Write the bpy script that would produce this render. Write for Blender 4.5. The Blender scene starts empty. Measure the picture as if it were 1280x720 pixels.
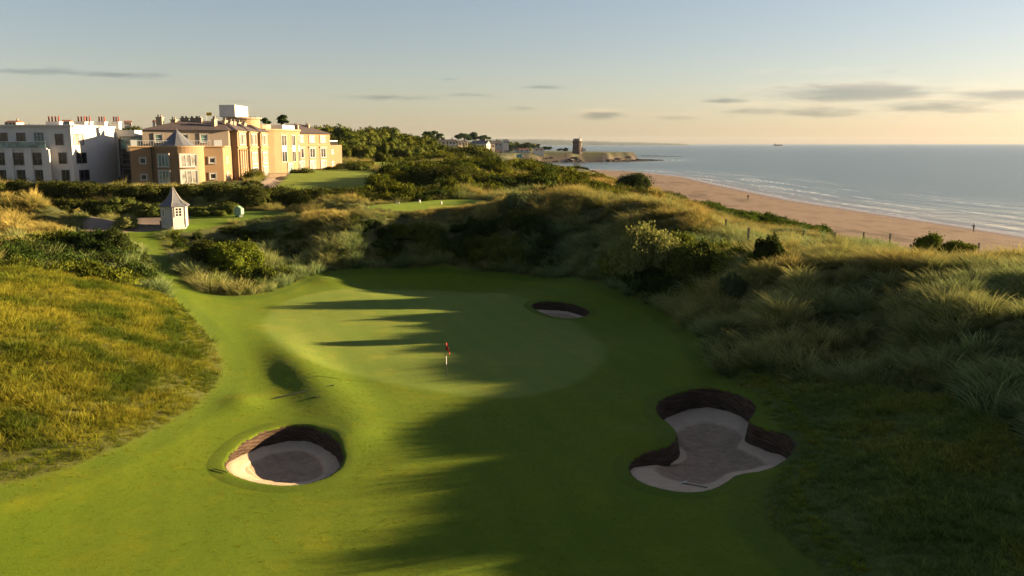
import bpy, bmesh, math, random
import numpy as np
from mathutils import Vector

random.seed(7)
rng = np.random.default_rng(11)
SC = bpy.context.scene
COL = SC.collection
R = math.radians

# ------------------------------------------------------------------ camera, sky, sun, exposure
CAMZ = 19.0
FPX = 1080.0
PITCH = math.atan(180.0 / FPX)
cam_d = bpy.data.cameras.new("camera")
cam_d.sensor_width = 36.0
cam_d.lens = 36.0 * FPX / 1280.0
cam_d.clip_start = 0.5
cam_d.clip_end = 120000.0
cam = bpy.data.objects.new("camera", cam_d)
COL.objects.link(cam)
cam.location = (0, 0, CAMZ)
cam.rotation_euler = (math.pi / 2 - PITCH, 0, 0)
SC.camera = cam

SUN_AZ = 76.0      # degrees clockwise from straight ahead (+Y) towards +X
SUN_EL = 11.0
SUN_STRENGTH = 5.0
SKY_STRENGTH = 0.05
EXPOSURE = 2.4
SUN_DIR = Vector((math.sin(R(SUN_AZ)) * math.cos(R(SUN_EL)), math.cos(R(SUN_AZ)) * math.cos(R(SUN_EL)), math.sin(R(SUN_EL))))

world = bpy.data.worlds.new("World")
SC.world = world
world.use_nodes = True
wt = world.node_tree
wt.nodes.clear()
wo = wt.nodes.new("ShaderNodeOutputWorld")
wb = wt.nodes.new("ShaderNodeBackground")
wb.inputs["Strength"].default_value = SKY_STRENGTH
sky = wt.nodes.new("ShaderNodeTexSky")
sky.sky_type = 'NISHITA'
sky.sun_disc = False
sky.sun_elevation = R(SUN_EL)
sky.sun_rotation = R(SUN_AZ)
sky.altitude = 0
sky.air_density = 1.0
sky.dust_density = 0.6
sky.ozone_density = 2.0
wtc = wt.nodes.new("ShaderNodeTexCoord")


def wmath(op, a, b=None, c=None):
    n = wt.nodes.new("ShaderNodeMath")
    n.operation = op
    for i, v in enumerate((a, b, c)):
        if v is None:
            continue
        if isinstance(v, (int, float)):
            n.inputs[i].default_value = v
        else:
            wt.links.new(v, n.inputs[i])
    return n.outputs[0]


wsep = wt.nodes.new("ShaderNodeSeparateXYZ")
wt.links.new(wtc.outputs["Generated"], wsep.inputs[0])
w_az = wmath('ARCTAN2', wsep.outputs[0], wsep.outputs[1])
w_el = wmath('ARCSINE', wsep.outputs[2])
wcomb = wt.nodes.new("ShaderNodeCombineXYZ")
wt.links.new(wmath('MULTIPLY', w_az, 14.0), wcomb.inputs[0])
wt.links.new(wmath('MULTIPLY', w_el, 90.0), wcomb.inputs[1])
wn = wt.nodes.new("ShaderNodeTexNoise")
wn.inputs["Scale"].default_value = 1.0
wn.inputs["Detail"].default_value = 7.0
wn.inputs["Roughness"].default_value = 0.62
wt.links.new(wcomb.outputs[0], wn.inputs["Vector"])
# soft banks of cloud: centre (u, v in the sky above the sea), half widths, weight
CLOUDS = [(1060, 119, 95, 11, 1.3), (1160, 134, 100, 9, 1.0), (1010, 141, 120, 8, 0.8), (1245, 121, 70, 8, 1.05),
          (750, 146, 30, 5, 1.0), (835, 149, 32, 5, 0.8), (900, 128, 30, 3, 0.9), (665, 112, 35, 3, 0.8),
          (655, 137, 28, 3, 0.7), (500, 124, 95, 4, 0.85), (590, 121, 60, 3, 0.6), (95, 95, 110, 4, 0.85),
          (300, 128, 80, 3, 0.5), (560, 102, 18, 3, 0.6), (1060, 95, 60, 3, 0.25)]
acc = None
for (cu, cv, hw, hh, wgt) in CLOUDS:
    a0 = math.atan2(cu - 640.0, FPX)
    e0 = math.atan2(180.0 - cv, math.hypot(FPX, cu - 640.0))
    da = wmath('DIVIDE', wmath('SUBTRACT', w_az, a0), hw / FPX * 1.0)
    de = wmath('DIVIDE', wmath('SUBTRACT', w_el, e0), hh / FPX * 1.0)
    r2 = wmath('ADD', wmath('MULTIPLY', da, da), wmath('MULTIPLY', de, de))
    g = wmath('MULTIPLY', wmath('POWER', 2.718, wmath('MULTIPLY', r2, -1.0)), wgt)
    acc = g if acc is None else wmath('MAXIMUM', acc, g)
wmask = wt.nodes.new("ShaderNodeMapRange")
wmask.interpolation_type = 'SMOOTHSTEP'
wt.links.new(wmath('ADD', acc, wmath('MULTIPLY', wmath('SUBTRACT', wn.outputs["Fac"], 0.5), 2.2)), wmask.inputs[0])
wmask.inputs[1].default_value = 0.25
wmask.inputs[2].default_value = 1.15
wmix = wt.nodes.new("ShaderNodeMix")
wmix.data_type = 'RGBA'
wmix.blend_type = 'MULTIPLY'
wmix.inputs[7].default_value = (0.50, 0.54, 0.62, 1)
wt.links.new(wmath('MULTIPLY', wmath('MINIMUM', wmask.outputs[0], wmath('MULTIPLY', acc, 3.0)), 0.85), wmix.inputs[0])
# physical sky dimmed, slightly warmed and desaturated to weaken its fill light
wtint = wt.nodes.new("ShaderNodeMix")
wtint.data_type = 'RGBA'
wtint.blend_type = 'MULTIPLY'
wtint.inputs[0].default_value = 1.0
wtint.inputs[7].default_value = (0.65, 0.575, 0.575, 1)
whs = wt.nodes.new("ShaderNodeHueSaturation")
whs.inputs["Saturation"].default_value = 0.86
wt.links.new(sky.outputs[0], whs.inputs["Color"])
wt.links.new(whs.outputs[0], wtint.inputs[6])
wt.links.new(wtint.outputs[2], wmix.inputs[6])
# sunlit upper edges of the low cloud bank
lacc = None
for (cu, cv, hw, hh, wgt) in [(1075, 110, 110, 6, 1.0), (1150, 125, 110, 5, 0.9), (1000, 131, 110, 5, 0.7), (750, 140, 32, 3, 0.9), (835, 143, 40, 3, 0.8), (1245, 114, 70, 4, 0.9), (1000, 92, 60, 4, 0.6)]:
    a0 = math.atan2(cu - 640.0, FPX)
    e0 = math.atan2(180.0 - cv, math.hypot(FPX, cu - 640.0))
    da = wmath('DIVIDE', wmath('SUBTRACT', w_az, a0), hw / FPX)
    de = wmath('DIVIDE', wmath('SUBTRACT', w_el, e0), hh / FPX)
    g = wmath('MULTIPLY', wmath('POWER', 2.718, wmath('MULTIPLY', wmath('ADD', wmath('MULTIPLY', da, da), wmath('MULTIPLY', de, de)), -1.0)), wgt)
    lacc = g if lacc is None else wmath('MAXIMUM', lacc, g)
lmix = wt.nodes.new("ShaderNodeMix")
lmix.data_type = 'RGBA'
lmix.blend_type = 'MULTIPLY'
lmix.inputs[7].default_value = (1.30, 1.16, 1.10, 1)
lr_ = wt.nodes.new("ShaderNodeMapRange")
lr_.inputs[1].default_value = 0.40
lr_.inputs[2].default_value = 0.62
wt.links.new(wn.outputs["Fac"], lr_.inputs[0])
wt.links.new(wmath('MULTIPLY', lacc, lr_.outputs[0]), lmix.inputs[0])
wt.links.new(wmix.outputs[2], lmix.inputs[6])
wt.links.new(lmix.outputs[2], wb.inputs["Color"])
wt.links.new(wb.outputs[0], wo.inputs[0])

sun_d = bpy.data.lights.new("sun", 'SUN')
sun_d.energy = SUN_STRENGTH
sun_d.angle = R(0.5)
sun_d.color = (1.0, 0.74, 0.42)
sun = bpy.data.objects.new("sun", sun_d)
COL.objects.link(sun)
sun.rotation_euler = (-SUN_DIR).to_track_quat('-Z', 'Y').to_euler()
sun.location = (200, 60, 80)

SC.view_settings.view_transform = 'Standard'
SC.view_settings.look = 'None'
SC.view_settings.exposure = EXPOSURE
SC.view_settings.gamma = 1.0
SC.view_settings.use_curve_mapping = False
SC.cycles.max_bounces = 5
SC.cycles.diffuse_bounces = 2
SC.cycles.glossy_bounces = 2
SC.cycles.transmission_bounces = 3
SC.cycles.transparent_max_bounces = 8

# ------------------------------------------------------------------ small maths
SP, CP = math.sin(PITCH), math.cos(PITCH)


def ray(u, v):
    a = (360.0 - v) / FPX
    d = np.array([(u - 640.0) / FPX, CP + a * SP, -SP + a * CP])
    return d


def P(u, v, z):
    """where the view line through (u, v) meets height z"""
    d = ray(u, v)
    t = (z - CAMZ) / d[2]
    return (d[0] * t, d[1] * t, z)


def PD(u, v, y):
    """point on the view line at ground distance y"""
    d = ray(u, v)
    t = y / d[1]
    return (d[0] * t, y, CAMZ + d[2] * t)


def sstep(a, b, x):
    t = np.clip((np.asarray(x, float) - a) / (b - a), 0, 1)
    return t * t * (3 - 2 * t)


_perm = np.random.default_rng(5).random((256, 256))


def vnoise(x, y):
    xi = np.floor(x).astype(int)
    yi = np.floor(y).astype(int)
    fx = x - xi
    fy = y - yi
    fx = fx * fx * (3 - 2 * fx)
    fy = fy * fy * (3 - 2 * fy)
    p = _perm
    a = p[xi & 255, yi & 255]
    b = p[(xi + 1) & 255, yi & 255]
    c = p[xi & 255, (yi + 1) & 255]
    d = p[(xi + 1) & 255, (yi + 1) & 255]
    return a + (b - a) * fx + (c - a) * fy + (a - b - c + d) * fx * fy


def fbm(x, y, s, octv=4, seed=0):
    x = np.asarray(x, float) / s + seed * 17.3
    y = np.asarray(y, float) / s + seed * 31.7
    t = 0
    amp = 0.5
    for i in range(octv):
        t = t + amp * vnoise(x, y)
        x = x * 2.03 + 5.1
        y = y * 2.03 + 9.7
        amp *= 0.5
    return t / (1 - 0.5 ** octv)


def inpoly(x, y, poly):
    x = np.asarray(x, float)
    y = np.asarray(y, float)
    r = np.zeros(x.shape, bool)
    n = len(poly)
    for i in range(n):
        x0, y0 = poly[i][:2]
        x1, y1 = poly[(i + 1) % n][:2]
        if y0 == y1:
            continue
        c = ((y0 > y) != (y1 > y)) & (x < (x1 - x0) * (y - y0) / (y1 - y0) + x0)
        r ^= c
    return r


def polydist(x, y, poly, closed=True):
    x = np.asarray(x, float)
    y = np.asarray(y, float)
    best = np.full(x.shape, 1e9)
    n = len(poly)
    for i in range(n if closed else n - 1):
        x0, y0 = poly[i][:2]
        x1, y1 = poly[(i + 1) % n][:2]
        dx, dy = x1 - x0, y1 - y0
        L = dx * dx + dy * dy + 1e-9
        t = np.clip(((x - x0) * dx + (y - y0) * dy) / L, 0, 1)
        d = np.hypot(x - x0 - t * dx, y - y0 - t * dy)
        best = np.minimum(best, d)
    return best


def sdist(x, y, poly):
    """positive inside"""
    d = polydist(x, y, poly)
    return np.where(inpoly(x, y, poly), d, -d)


def smooth_poly(pts, k=3):
    """Chaikin-rounded closed outline"""
    pts = [np.array(p[:2], float) for p in pts]
    for _ in range(k):
        q = []
        n = len(pts)
        for i in range(n):
            a, b = pts[i], pts[(i + 1) % n]
            q.append(a * 0.75 + b * 0.25)
            q.append(a * 0.25 + b * 0.75)
        pts = q
    return [tuple(p) for p in pts]


# ------------------------------------------------------------------ terrain: coast and heights
COAST = [(112, -400), (111, 0), (110, 120), (108.6, 183), (97.7, 293), (98.7, 410), (102, 500), (89, 603), (62, 650), (30, 700),
         (12, 780), (6, 850), (20, 895), (60, 918), (112, 940), (150, 1000), (170, 1080), (120, 1200), (40, 1350), (-60, 1500), (-300, 2600)]
LAND = COAST + [(-9000, 2600), (-9000, -400)]


def coast_sd(x, y):
    d = polydist(x, y, COAST, closed=False)
    return np.where(inpoly(x, y, LAND), d, -d)


CP_ = []   # control points (x, y, z)


def c3(*a):
    CP_.append(P(*a))


def w3(*a):
    CP_.append(a)


for a in [(640, 470, 4.8), (500, 450, 4.9), (640, 365, 4.75), (560, 400, 4.8), (750, 430, 4.8), (830, 470, 5.0), (840, 400, 5.0),
          (330, 400, 5.2), (350, 430, 5.2), (420, 520, 4.85), (230, 570, 4.8), (200, 660, 4.5), (500, 700, 4.3), (800, 700, 4.6),
          (900, 640, 4.95), (1000, 700, 5.2), (300, 500, 4.95), (450, 365, 4.9), (0, 710, 4.6), (700, 560, 4.75),
          # left mound
          (275, 460, 5.2), (270, 490, 5.05), (200, 545, 5.05), (100, 585, 5.05), (0, 610, 5.1),
          (150, 450, 7.0), (100, 400, 8.3), (0, 480, 7.4), (0, 400, 9.0), (0, 340, 9.9), (100, 347, 9.1), (200, 377, 6.9), (240, 402, 5.9),
          (210, 460, 6.1), (60, 530, 6.3), (170, 500, 5.9),
          # scrub behind the mound, swale to the hut
          (60, 322, 8.6), (150, 312, 8.4), (178, 345, 6.9), (20, 300, 9.0), (235, 385, 5.6), (225, 350, 6.1), (203, 312, 7.4), (187, 292, 8.5),
          (217, 283, 9.3), (130, 282, 9.3), (60, 294, 9.2), (0, 292, 9.3), (300, 270, 9.8), (330, 264, 10.0), (160, 274, 9.6),
          # foot of the back bank
          (262, 352, 5.9), (320, 360, 5.3), (400, 346, 5.1), (500, 334, 5.0), (600, 330, 5.0), (700, 342, 5.0), (790, 367, 5.05), (855, 388, 5.1),
          # bank body and crest
          (250, 315, 7.3), (290, 305, 7.3), (350, 300, 7.5), (400, 277, 9.9), (450, 273, 9.8), (510, 271, 9.8), (600, 269, 9.8), (350, 281, 9.1), (300, 284, 9.0),
          (530, 262, 10.9), (480, 256, 11.0), (600, 250, 11.0), (540, 248, 11.1), (470, 262, 10.8), (590, 258, 10.9),
          # right slope
          (905, 470, 5.15), (950, 560, 5.1), (1010, 560, 5.4), (1000, 480, 6.0), (1150, 500, 6.4), (1280, 600, 6.3), (1100, 620, 5.6), (1200, 700, 5.7),
          (1280, 480, 8.3), (1280, 400, 9.3), (1150, 400, 8.5), (1050, 400, 8.1),
          (960, 400, 7.2), (900, 400, 6.3), (890, 350, 7.6), (860, 330, 7.6)]:
    c3(*a)
for (u, v, y) in [(700, 253, 105), (650, 254, 108), (780, 264, 100), (850, 284, 92), (905, 305, 84), (800, 320, 88), (720, 300, 99), (640, 290, 103), (560, 300, 102),
                  (1280, 342, 56), (1215, 340, 58), (1150, 337, 61), (1090, 335, 64), (1040, 334, 68), (955, 336, 70),
                  (820, 258, 130), (860, 268, 128)]:
    CP_.append(PD(u, v, y))
for a in [(26, 95, 7.5), (41, 94, 6.6), (33, 100, 6.8), (24, 112, 7.4), (20, 135, 8.3), (48, 112, 4.0), (42, 135, 4.4), (30, 150, 7.3), (50, 90, 5.0),
          (42, 70, 7.9), (34, 77, 7.8), (55, 60, 7.0), (36, 42, 10.2), (45, 45, 8.8), (50, 30, 8.2), (34, 32, 10.3), (29, 36, 9.9), (28, 30, 8.6), (33, 22, 9.2), (45, 170, 3.2), (48, 200, 3.0), (47, 150, 3.2), (52, 128, 3.2), (43, 225, 3.4), (42, 260, 3.6), (62, 80, 4.0), (12, 125, 10), (20, 108, 9.4), (25, 20, 6.8), (8, 20, 4.9),
          (-12, 20, 4.6), (-32, 25, 6.5), (-45, 45, 9.5), (-60, 70, 10.0), (-50, 88, 9.2), (75, 40, 7), (75, 100, 5),
          (-60, 110, 9.8), (-42, 118, 9.9), (-20, 126, 10.3), (-60, 124, 9.8), (-42, 126, 9.9), (-90, 124, 9.9), (-80, 112, 9.5), (-20, 134, 10.4), (-100, 140, 11.8), (-70, 140, 11.4), (-40, 138, 11.2), (-20, 145, 11.4),
          (-80, 152, 12.0), (-60, 152, 12.0), (-48, 152, 12.0), (-110, 160, 12.2), (-50, 200, 12.5), (-60, 240, 13), (-100, 200, 12.5),
          (-42, 162, 11.9), (-30, 170, 12.0), (-40, 195, 12.5), (-25, 200, 12.4), (-30, 240, 12.8), (-45, 222, 12.7), (-28, 280, 13.2), (-22, 300, 13.2),
          (-10, 150, 12.2), (0, 165, 12.6), (-12, 185, 13.0), (5, 190, 12.0), (-10, 225, 13.8), (-15, 262, 13.8), (0, 245, 11.4), (14, 175, 10.4), (12, 215, 9.4),
          (24, 216, 8.4), (32, 200, 7.8), (33, 165, 7.0), (36, 185, 5.4), (30, 250, 8.0), (20, 300, 6.5), (5, 300, 9.0), (20, 380, 4.5), (-4, 380, 7.0), (38, 300, 4.8),
          (42, 240, 5.5), (-20, 340, 12.5), (-60, 320, 15), (-45, 290, 14.2), (-90, 290, 15.5), (-70, 380, 17), (-30, 400, 12), (-120, 350, 16), (-200, 250, 14), (-200, 150, 12.5),
          (-200, 60, 11), (-120, 60, 10), (-120, 20, 9), (-200, 400, 16), (-60, 480, 13), (0, 500, 5), (35, 500, 4), (45, 400, 4)]:
    w3(*a)
CPA = np.array(CP_)
_S = 40.0


def _k(r2):
    return 0.5 * r2 * np.log(r2 + 1e-9)


_n = len(CPA)
_A = CPA[:, :2] / _S
_r2 = ((_A[:, None, :] - _A[None, :, :]) ** 2).sum(-1)
_M = np.zeros((_n + 3, _n + 3))
_M[:_n, :_n] = _k(_r2) + np.eye(_n) * 0.012
_M[:_n, _n] = 1
_M[:_n, _n + 1:] = _A
_M[_n, :_n] = 1
_M[_n + 1:, :_n] = _A.T
_rhs = np.zeros(_n + 3)
_rhs[:_n] = CPA[:, 2]
_W = np.linalg.solve(_M, _rhs)


def rbf(x, y):
    x = np.clip(np.asarray(x, float), -230, 78).ravel() / _S
    y = np.clip(np.asarray(y, float), 18, 510).ravel() / _S
    out = np.empty(x.shape)
    for i in range(0, len(x), 20000):
        xs, ys = x[i:i + 20000], y[i:i + 20000]
        r2 = (xs[:, None] - _A[None, :, 0]) ** 2 + (ys[:, None] - _A[None, :, 1]) ** 2
        out[i:i + 20000] = _k(r2) @ _W[:_n] + _W[_n] + _W[_n + 1] * xs + _W[_n + 2] * ys
    return out


def gauss(x, y, cx, cy, sx, sy, rot=0.0):
    c, s = math.cos(rot), math.sin(rot)
    dx, dy = x - cx, y - cy
    a = (dx * c + dy * s) / sx
    b = (-dx * s + dy * c) / sy
    return np.exp(-(a * a + b * b))


MOWN_PX = [(-80, 628), (0, 607), (60, 594), (120, 574), (190, 542), (250, 507), (277, 475), (279, 450), (263, 420), (240, 397), (216, 372), (196, 348),
           (180, 320), (164, 303), (150, 292), (165, 286), (205, 286), (196, 294), (205, 312), (226, 342), (252, 364), (290, 372), (340, 366), (372, 350), (412, 338),
           (500, 333), (600, 333), (700, 345), (770, 362), (832, 385), (862, 410), (887, 442), (894, 470), (930, 482), (960, 520), (985, 560), (965, 600), (945, 640), (1000, 690),
           (1050, 740), (1060, 800), (-120, 800)]
BMP = [(-58.0, 102.0, 9.5, 2.4, 0.12, 2.3)]


def base_h(x, y):
    shp = np.shape(x)
    x = np.asarray(x, float).ravel()
    y = np.asarray(y, float).ravel()
    sd = coast_sd(x, y)
    h = rbf(x, y)
    far = 4.6 + 4.6 * np.maximum(sstep(10, 70, -x), sstep(850, 935, y)) + 3.5 * sstep(60, 250, -x) + 7 * gauss(x, y, -330, 620, 170, 160) + 9 * gauss(x, y, -130, 560, 90, 120) + 16 * gauss(x, y, -700, 900, 400, 300) + 3.5 * gauss(x, y, -60, 760, 60, 120)
    w = np.maximum(sstep(380, 520, y), sstep(-190, -280, x) if False else 1 - sstep(-280, -190, x))
    h = h * (1 - w) + far * w
    T = 50 - 40 * sstep(560, 720, y)
    wid = 12 - 4 * sstep(560, 720, y)
    b = np.clip(sd, -60, 60) * 0.036
    t = sstep(0, 1, (sd - T) / wid)
    h = b * (1 - t) + h * t
    for (cx, cy, sx, sy, rot, a) in BMP:
        h = h + a * gauss(x, y, cx, cy, sx, sy, rot)
    return h.reshape(shp)


def bump_at(u, v, z, sx, sy, rot, a):
    p = P(u, v, z)
    BMP.append((p[0], p[1], sx, sy, rot, a))


bump_at(382, 466, 5.0, 1.8, 9.0, 0.48, 0.60)
bump_at(303, 503, 5.0, 1.0, 1.6, 0.2, 0.28)
bump_at(436, 545, 4.9, 1.3, 1.8, 0.0, 0.28)
bump_at(800, 545, 5.0, 1.6, 1.5, 0.0, 0.40)
bump_at(760, 500, 4.9, 3.0, 3.0, 0.0, 0.25)
bump_at(412, 352, 5.0, 2.0, 3.0, 0.4, 0.5)
# crest knobs of the dunes
for (x, y, s, a) in [(31.0, 52.5, 2.6, 0.6), (27.5, 59, 2.8, 0.7), (24, 65.5, 2.5, 0.5), (20.0, 68, 2.5, 0.7), (19.5, 57, 2.5, 0.5),
                     (25, 47, 2.5, 0.5), (29, 42, 2.5, 0.6), (9, 101, 2.4, 0.8), (3, 105, 2.4, 0.7),
                     (15, 97, 2.3, 0.7), (-5, 104, 2.5, 0.5), (-18, 101, 3, 0.5)]:
    BMP.append((x, y, s, s * 1.2, -0.4, a))

# one tensor-product sheet: fine near the green, growing outwards


def axis(fine0, fine1, step, lo, hi, grow):
    v = list(np.arange(fine0, fine1, step))
    s = step
    x = v[-1]
    while x < hi:
        s *= grow
        x += s
        v.append(x)
    s = step
    x = v[0]
    left = []
    while x > lo:
        s *= grow
        x -= s
        left.append(x)
    return np.array(left[::-1] + v)


GX = axis(-44, 44, 0.36, -5000, 900, 1.045)
GY = axis(27, 118, 0.36, -120, 2700, 1.028)
XX, YY = np.meshgrid(GX, GY)
H0 = base_h(XX, YY)


def grid_h(H, x, y):
    x = np.asarray(x, float)
    y = np.asarray(y, float)
    i = np.clip(np.searchsorted(GX, x) - 1, 0, len(GX) - 2)
    j = np.clip(np.searchsorted(GY, y) - 1, 0, len(GY) - 2)
    fx = (x - GX[i]) / (GX[i + 1] - GX[i])
    fy = (y - GY[j]) / (GY[j + 1] - GY[j])
    return (H[j, i] * (1 - fx) * (1 - fy) + H[j, i + 1] * fx * (1 - fy) + H[j + 1, i] * (1 - fx) * fy + H[j + 1, i + 1] * fx * fy)


_tt = np.concatenate([np.arange(18, 140, 0.25), np.arange(140, 400, 1.0), np.arange(400, 2500, 4.0)])


def G(u, v, H=None):
    """first place where the view line through (u, v) meets the ground"""
    H = H0 if H is None else H
    d = ray(u, v)
    xs = d[0] * _tt
    ys = d[1] * _tt
    zs = CAMZ + d[2] * _tt
    hs = grid_h(H, xs, ys)
    k = np.argmax(zs < hs)
    if zs[k] >= hs[k]:
        k = len(_tt) - 2
    if k > 0:
        a = zs[k - 1] - hs[k - 1]
        b = zs[k] - hs[k]
        f = a / (a - b) if a != b else 0
        t = _tt[k - 1] + f * (_tt[k] - _tt[k - 1])
    else:
        t = _tt[0]
    return (d[0] * t, d[1] * t, CAMZ + d[2] * t)


def GP(px, k=2):
    return smooth_poly([G(u, v)[:2] for u, v in px], k)


MOWN = GP(MOWN_PX, 2)
GREEN = GP([(325, 402), (350, 376), (420, 361), (560, 358), (650, 371), (715, 398), (752, 428), (757, 446), (740, 467), (700, 487), (640, 498), (570, 492),
            (500, 482), (440, 468), (380, 450), (340, 428)], 3)
HUTLAWN = GP([(150, 292), (205, 291), (245, 290), (290, 277), (345, 270), (400, 268), (300, 262), (236, 268), (205, 284), (165, 286)], 2)
TEE = GP([(448, 263), (478, 255), (540, 250), (606, 249.5), (614, 252), (570, 262), (520, 264)], 2)
LAWN2 = [P(u, v, 12.2)[:2] for u, v in [(338, 237), (366, 216), (425, 212.5), (462, 216), (500, 221), (470, 228), (452, 236), (400, 238)]]
LAWN3 = [P(u, v, 12.9)[:2] for u, v in [(462, 211), (470, 203), (505, 201), (524, 203), (505, 208), (480, 212)]]
PATH1 = GP([(100, 302), (104, 285), (110, 273), (160, 271), (205, 272), (236, 266), (238, 284), (205, 287), (150, 290), (128, 296), (118, 304)], 1)
PATH2 = [P(u, v, 12.1)[:2] for u, v in [(300, 240), (330, 226), (352, 217), (375, 213), (380, 214.5), (356, 221), (338, 236), (330, 242)]]
LMOUND = GP([(-120, 345), (0, 334), (60, 340), (120, 350), (180, 362), (215, 372), (240, 397), (263, 420), (279, 450), (277, 475), (250, 507), (190, 542), (120, 574), (60, 594), (0, 607), (-120, 640)], 1)
SCRUB1 = GP([(0, 318), (60, 300), (130, 300), (185, 322), (197, 352), (185, 362), (120, 352), (60, 342), (0, 335)], 1)
SCRUB2 = GP([(190, 293), (240, 291), (285, 280), (330, 292), (420, 284), (520, 284), (620, 275), (690, 285), (700, 342), (600, 331), (500, 332), (410, 336), (370, 348), (330, 364),
             (280, 366), (240, 352), (212, 325)], 1)
SCRUB3 = GP([(756, 330), (790, 318), (850, 312), (925, 320), (925, 345), (880, 378), (850, 384), (800, 368), (765, 352)], 1)
ROUGH = GP([(900, 470), (1000, 468), (1130, 486), (1200, 500), (1290, 560), (1330, 700), (1300, 800), (1060, 800), (1050, 740), (1000, 690), (945, 640), (990, 560)], 1)
BACKFOOT = GP([(560, 331), (700, 338), (800, 366), (860, 392), (900, 440), (880, 450), (860, 412), (830, 384), (770, 360), (700, 344)], 1)

FLAT = np.zeros_like(H0)
sdm = sdist(XX.ravel(), YY.ravel(), MOWN).reshape(XX.shape)
mown_sd = sdm.copy()
for q in (HUTLAWN, TEE, LAWN2, LAWN3, PATH1):
    mown_sd = np.maximum(mown_sd, sdist(XX.ravel(), YY.ravel(), q).reshape(XX.shape))
SD = coast_sd(XX.ravel(), YY.ravel()).reshape(XX.shape)
roughm = sstep(0.0, 3.0, -mown_sd) * sstep(46, 60, SD) * (1 - sstep(250, 500, YY))
humm = (fbm(XX, YY, 5.5, 3, 1) - 0.5) * 2.0
left = inpoly(XX.ravel(), YY.ravel(), LMOUND).reshape(XX.shape)
rg = inpoly(XX.ravel(), YY.ravel(), ROUGH).reshape(XX.shape)
amp = np.where(left, 0.35, np.where(rg, 0.22, 1.75))
H = H0 + humm * amp * roughm
H += (fbm(XX, YY, 9.0, 2, 4) - 0.5) * 0.16 * sstep(0, 4, mown_sd)
H += (fbm(XX, YY, 7.0, 3, 9) - 0.5) * 0.10 * sstep(2, 20, SD) * (1 - sstep(40, 50, SD))
# lower fringe kerb line round the mown ground: a soft 6 cm step
H += 0.05 * sstep(0.0, 0.6, -sdm) * (1 - sstep(1.0, 3.0, -sdm))


def hh(x, y):
    return float(grid_h(H, x, y))


def GH(u, v):
    return G(u, v, H)


# ------------------------------------------------------------------ materials
def new_mat(name):
    m = bpy.data.materials.new(name)
    m.use_nodes = True
    nt = m.node_tree
    nt.nodes.clear()
    return m, nt


class NT:
    def __init__(s, nt):
        s.t = nt

    def n(s, typ, **kw):
        nd = s.t.nodes.new(typ)
        for k, v in kw.items():
            if k.startswith('i_'):
                nd.inputs[k[2:].replace('_', ' ')].default_value = v
            else:
                setattr(nd, k, v)
        return nd

    def l(s, a, b):
        s.t.links.new(a, b)

    def math(s, op, a, b=None):
        nd = s.t.nodes.new("ShaderNodeMath")
        nd.operation = op
        for i, v in enumerate((a, b)):
            if v is None:
                continue
            if isinstance(v, (int, float)):
                nd.inputs[i].default_value = v
            else:
                s.l(v, nd.inputs[i])
        return nd.outputs[0]

    def mix(s, f, a, b, mode='MIX'):
        nd = s.t.nodes.new("ShaderNodeMix")
        nd.data_type = 'RGBA'
        nd.blend_type = mode
        for i, v in ((0, f), (6, a), (7, b)):
            if isinstance(v, (int, float)):
                nd.inputs[i].default_value = v
            elif isinstance(v, tuple):
                nd.inputs[i].default_value = v if len(v) == 4 else v + (1,)
            else:
                s.l(v, nd.inputs[i])
        return nd.outputs[2]

    def noise(s, scale, detail=4, rough=0.55, vec=None):
        nd = s.n("ShaderNodeTexNoise")
        nd.inputs["Scale"].default_value = scale
        nd.inputs["Detail"].default_value = detail
        nd.inputs["Roughness"].default_value = rough
        if vec is None:
            tc = s.n("ShaderNodeTexCoord")
            vec = tc.outputs["Object"]
        s.l(vec, nd.inputs["Vector"])
        return nd.outputs["Fac"]

    def ramp(s, f, a, b):
        nd = s.n("ShaderNodeMapRange")
        nd.inputs[1].default_value = a
        nd.inputs[2].default_value = b
        s.l(f, nd.inputs[0])
        return nd.outputs[0]


def simple_mat(name, col, rough=0.75, var=0.25, scale=3.0, bump=0.0, metal=0.0, bscale=None, col2=None, spec=0.3):
    m, nt = new_mat(name)
    t = NT(nt)
    o = t.n("ShaderNodeOutputMaterial")
    b = t.n("ShaderNodeBsdfPrincipled")
    b.inputs["Roughness"].default_value = rough
    b.inputs["Metallic"].default_value = metal
    b.inputs["Specular IOR Level"].default_value = spec
    f = t.noise(scale, 5, 0.6)
    c2 = col2 if col2 else tuple(c * (1 - var) for c in col)
    t.l(t.mix(t.ramp(f, 0.3, 0.7), tuple(col), tuple(c2)), b.inputs["Base Color"])
    if bump:
        bp = t.n("ShaderNodeBump")
        bp.inputs["Strength"].default_value = bump
        bp.inputs["Distance"].default_value = 0.05
        t.l(t.noise(bscale or scale * 6, 4), bp.inputs["Height"])
        t.l(bp.outputs[0], b.inputs["Normal"])
    t.l(b.outputs[0], o.inputs[0])
    return m


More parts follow.
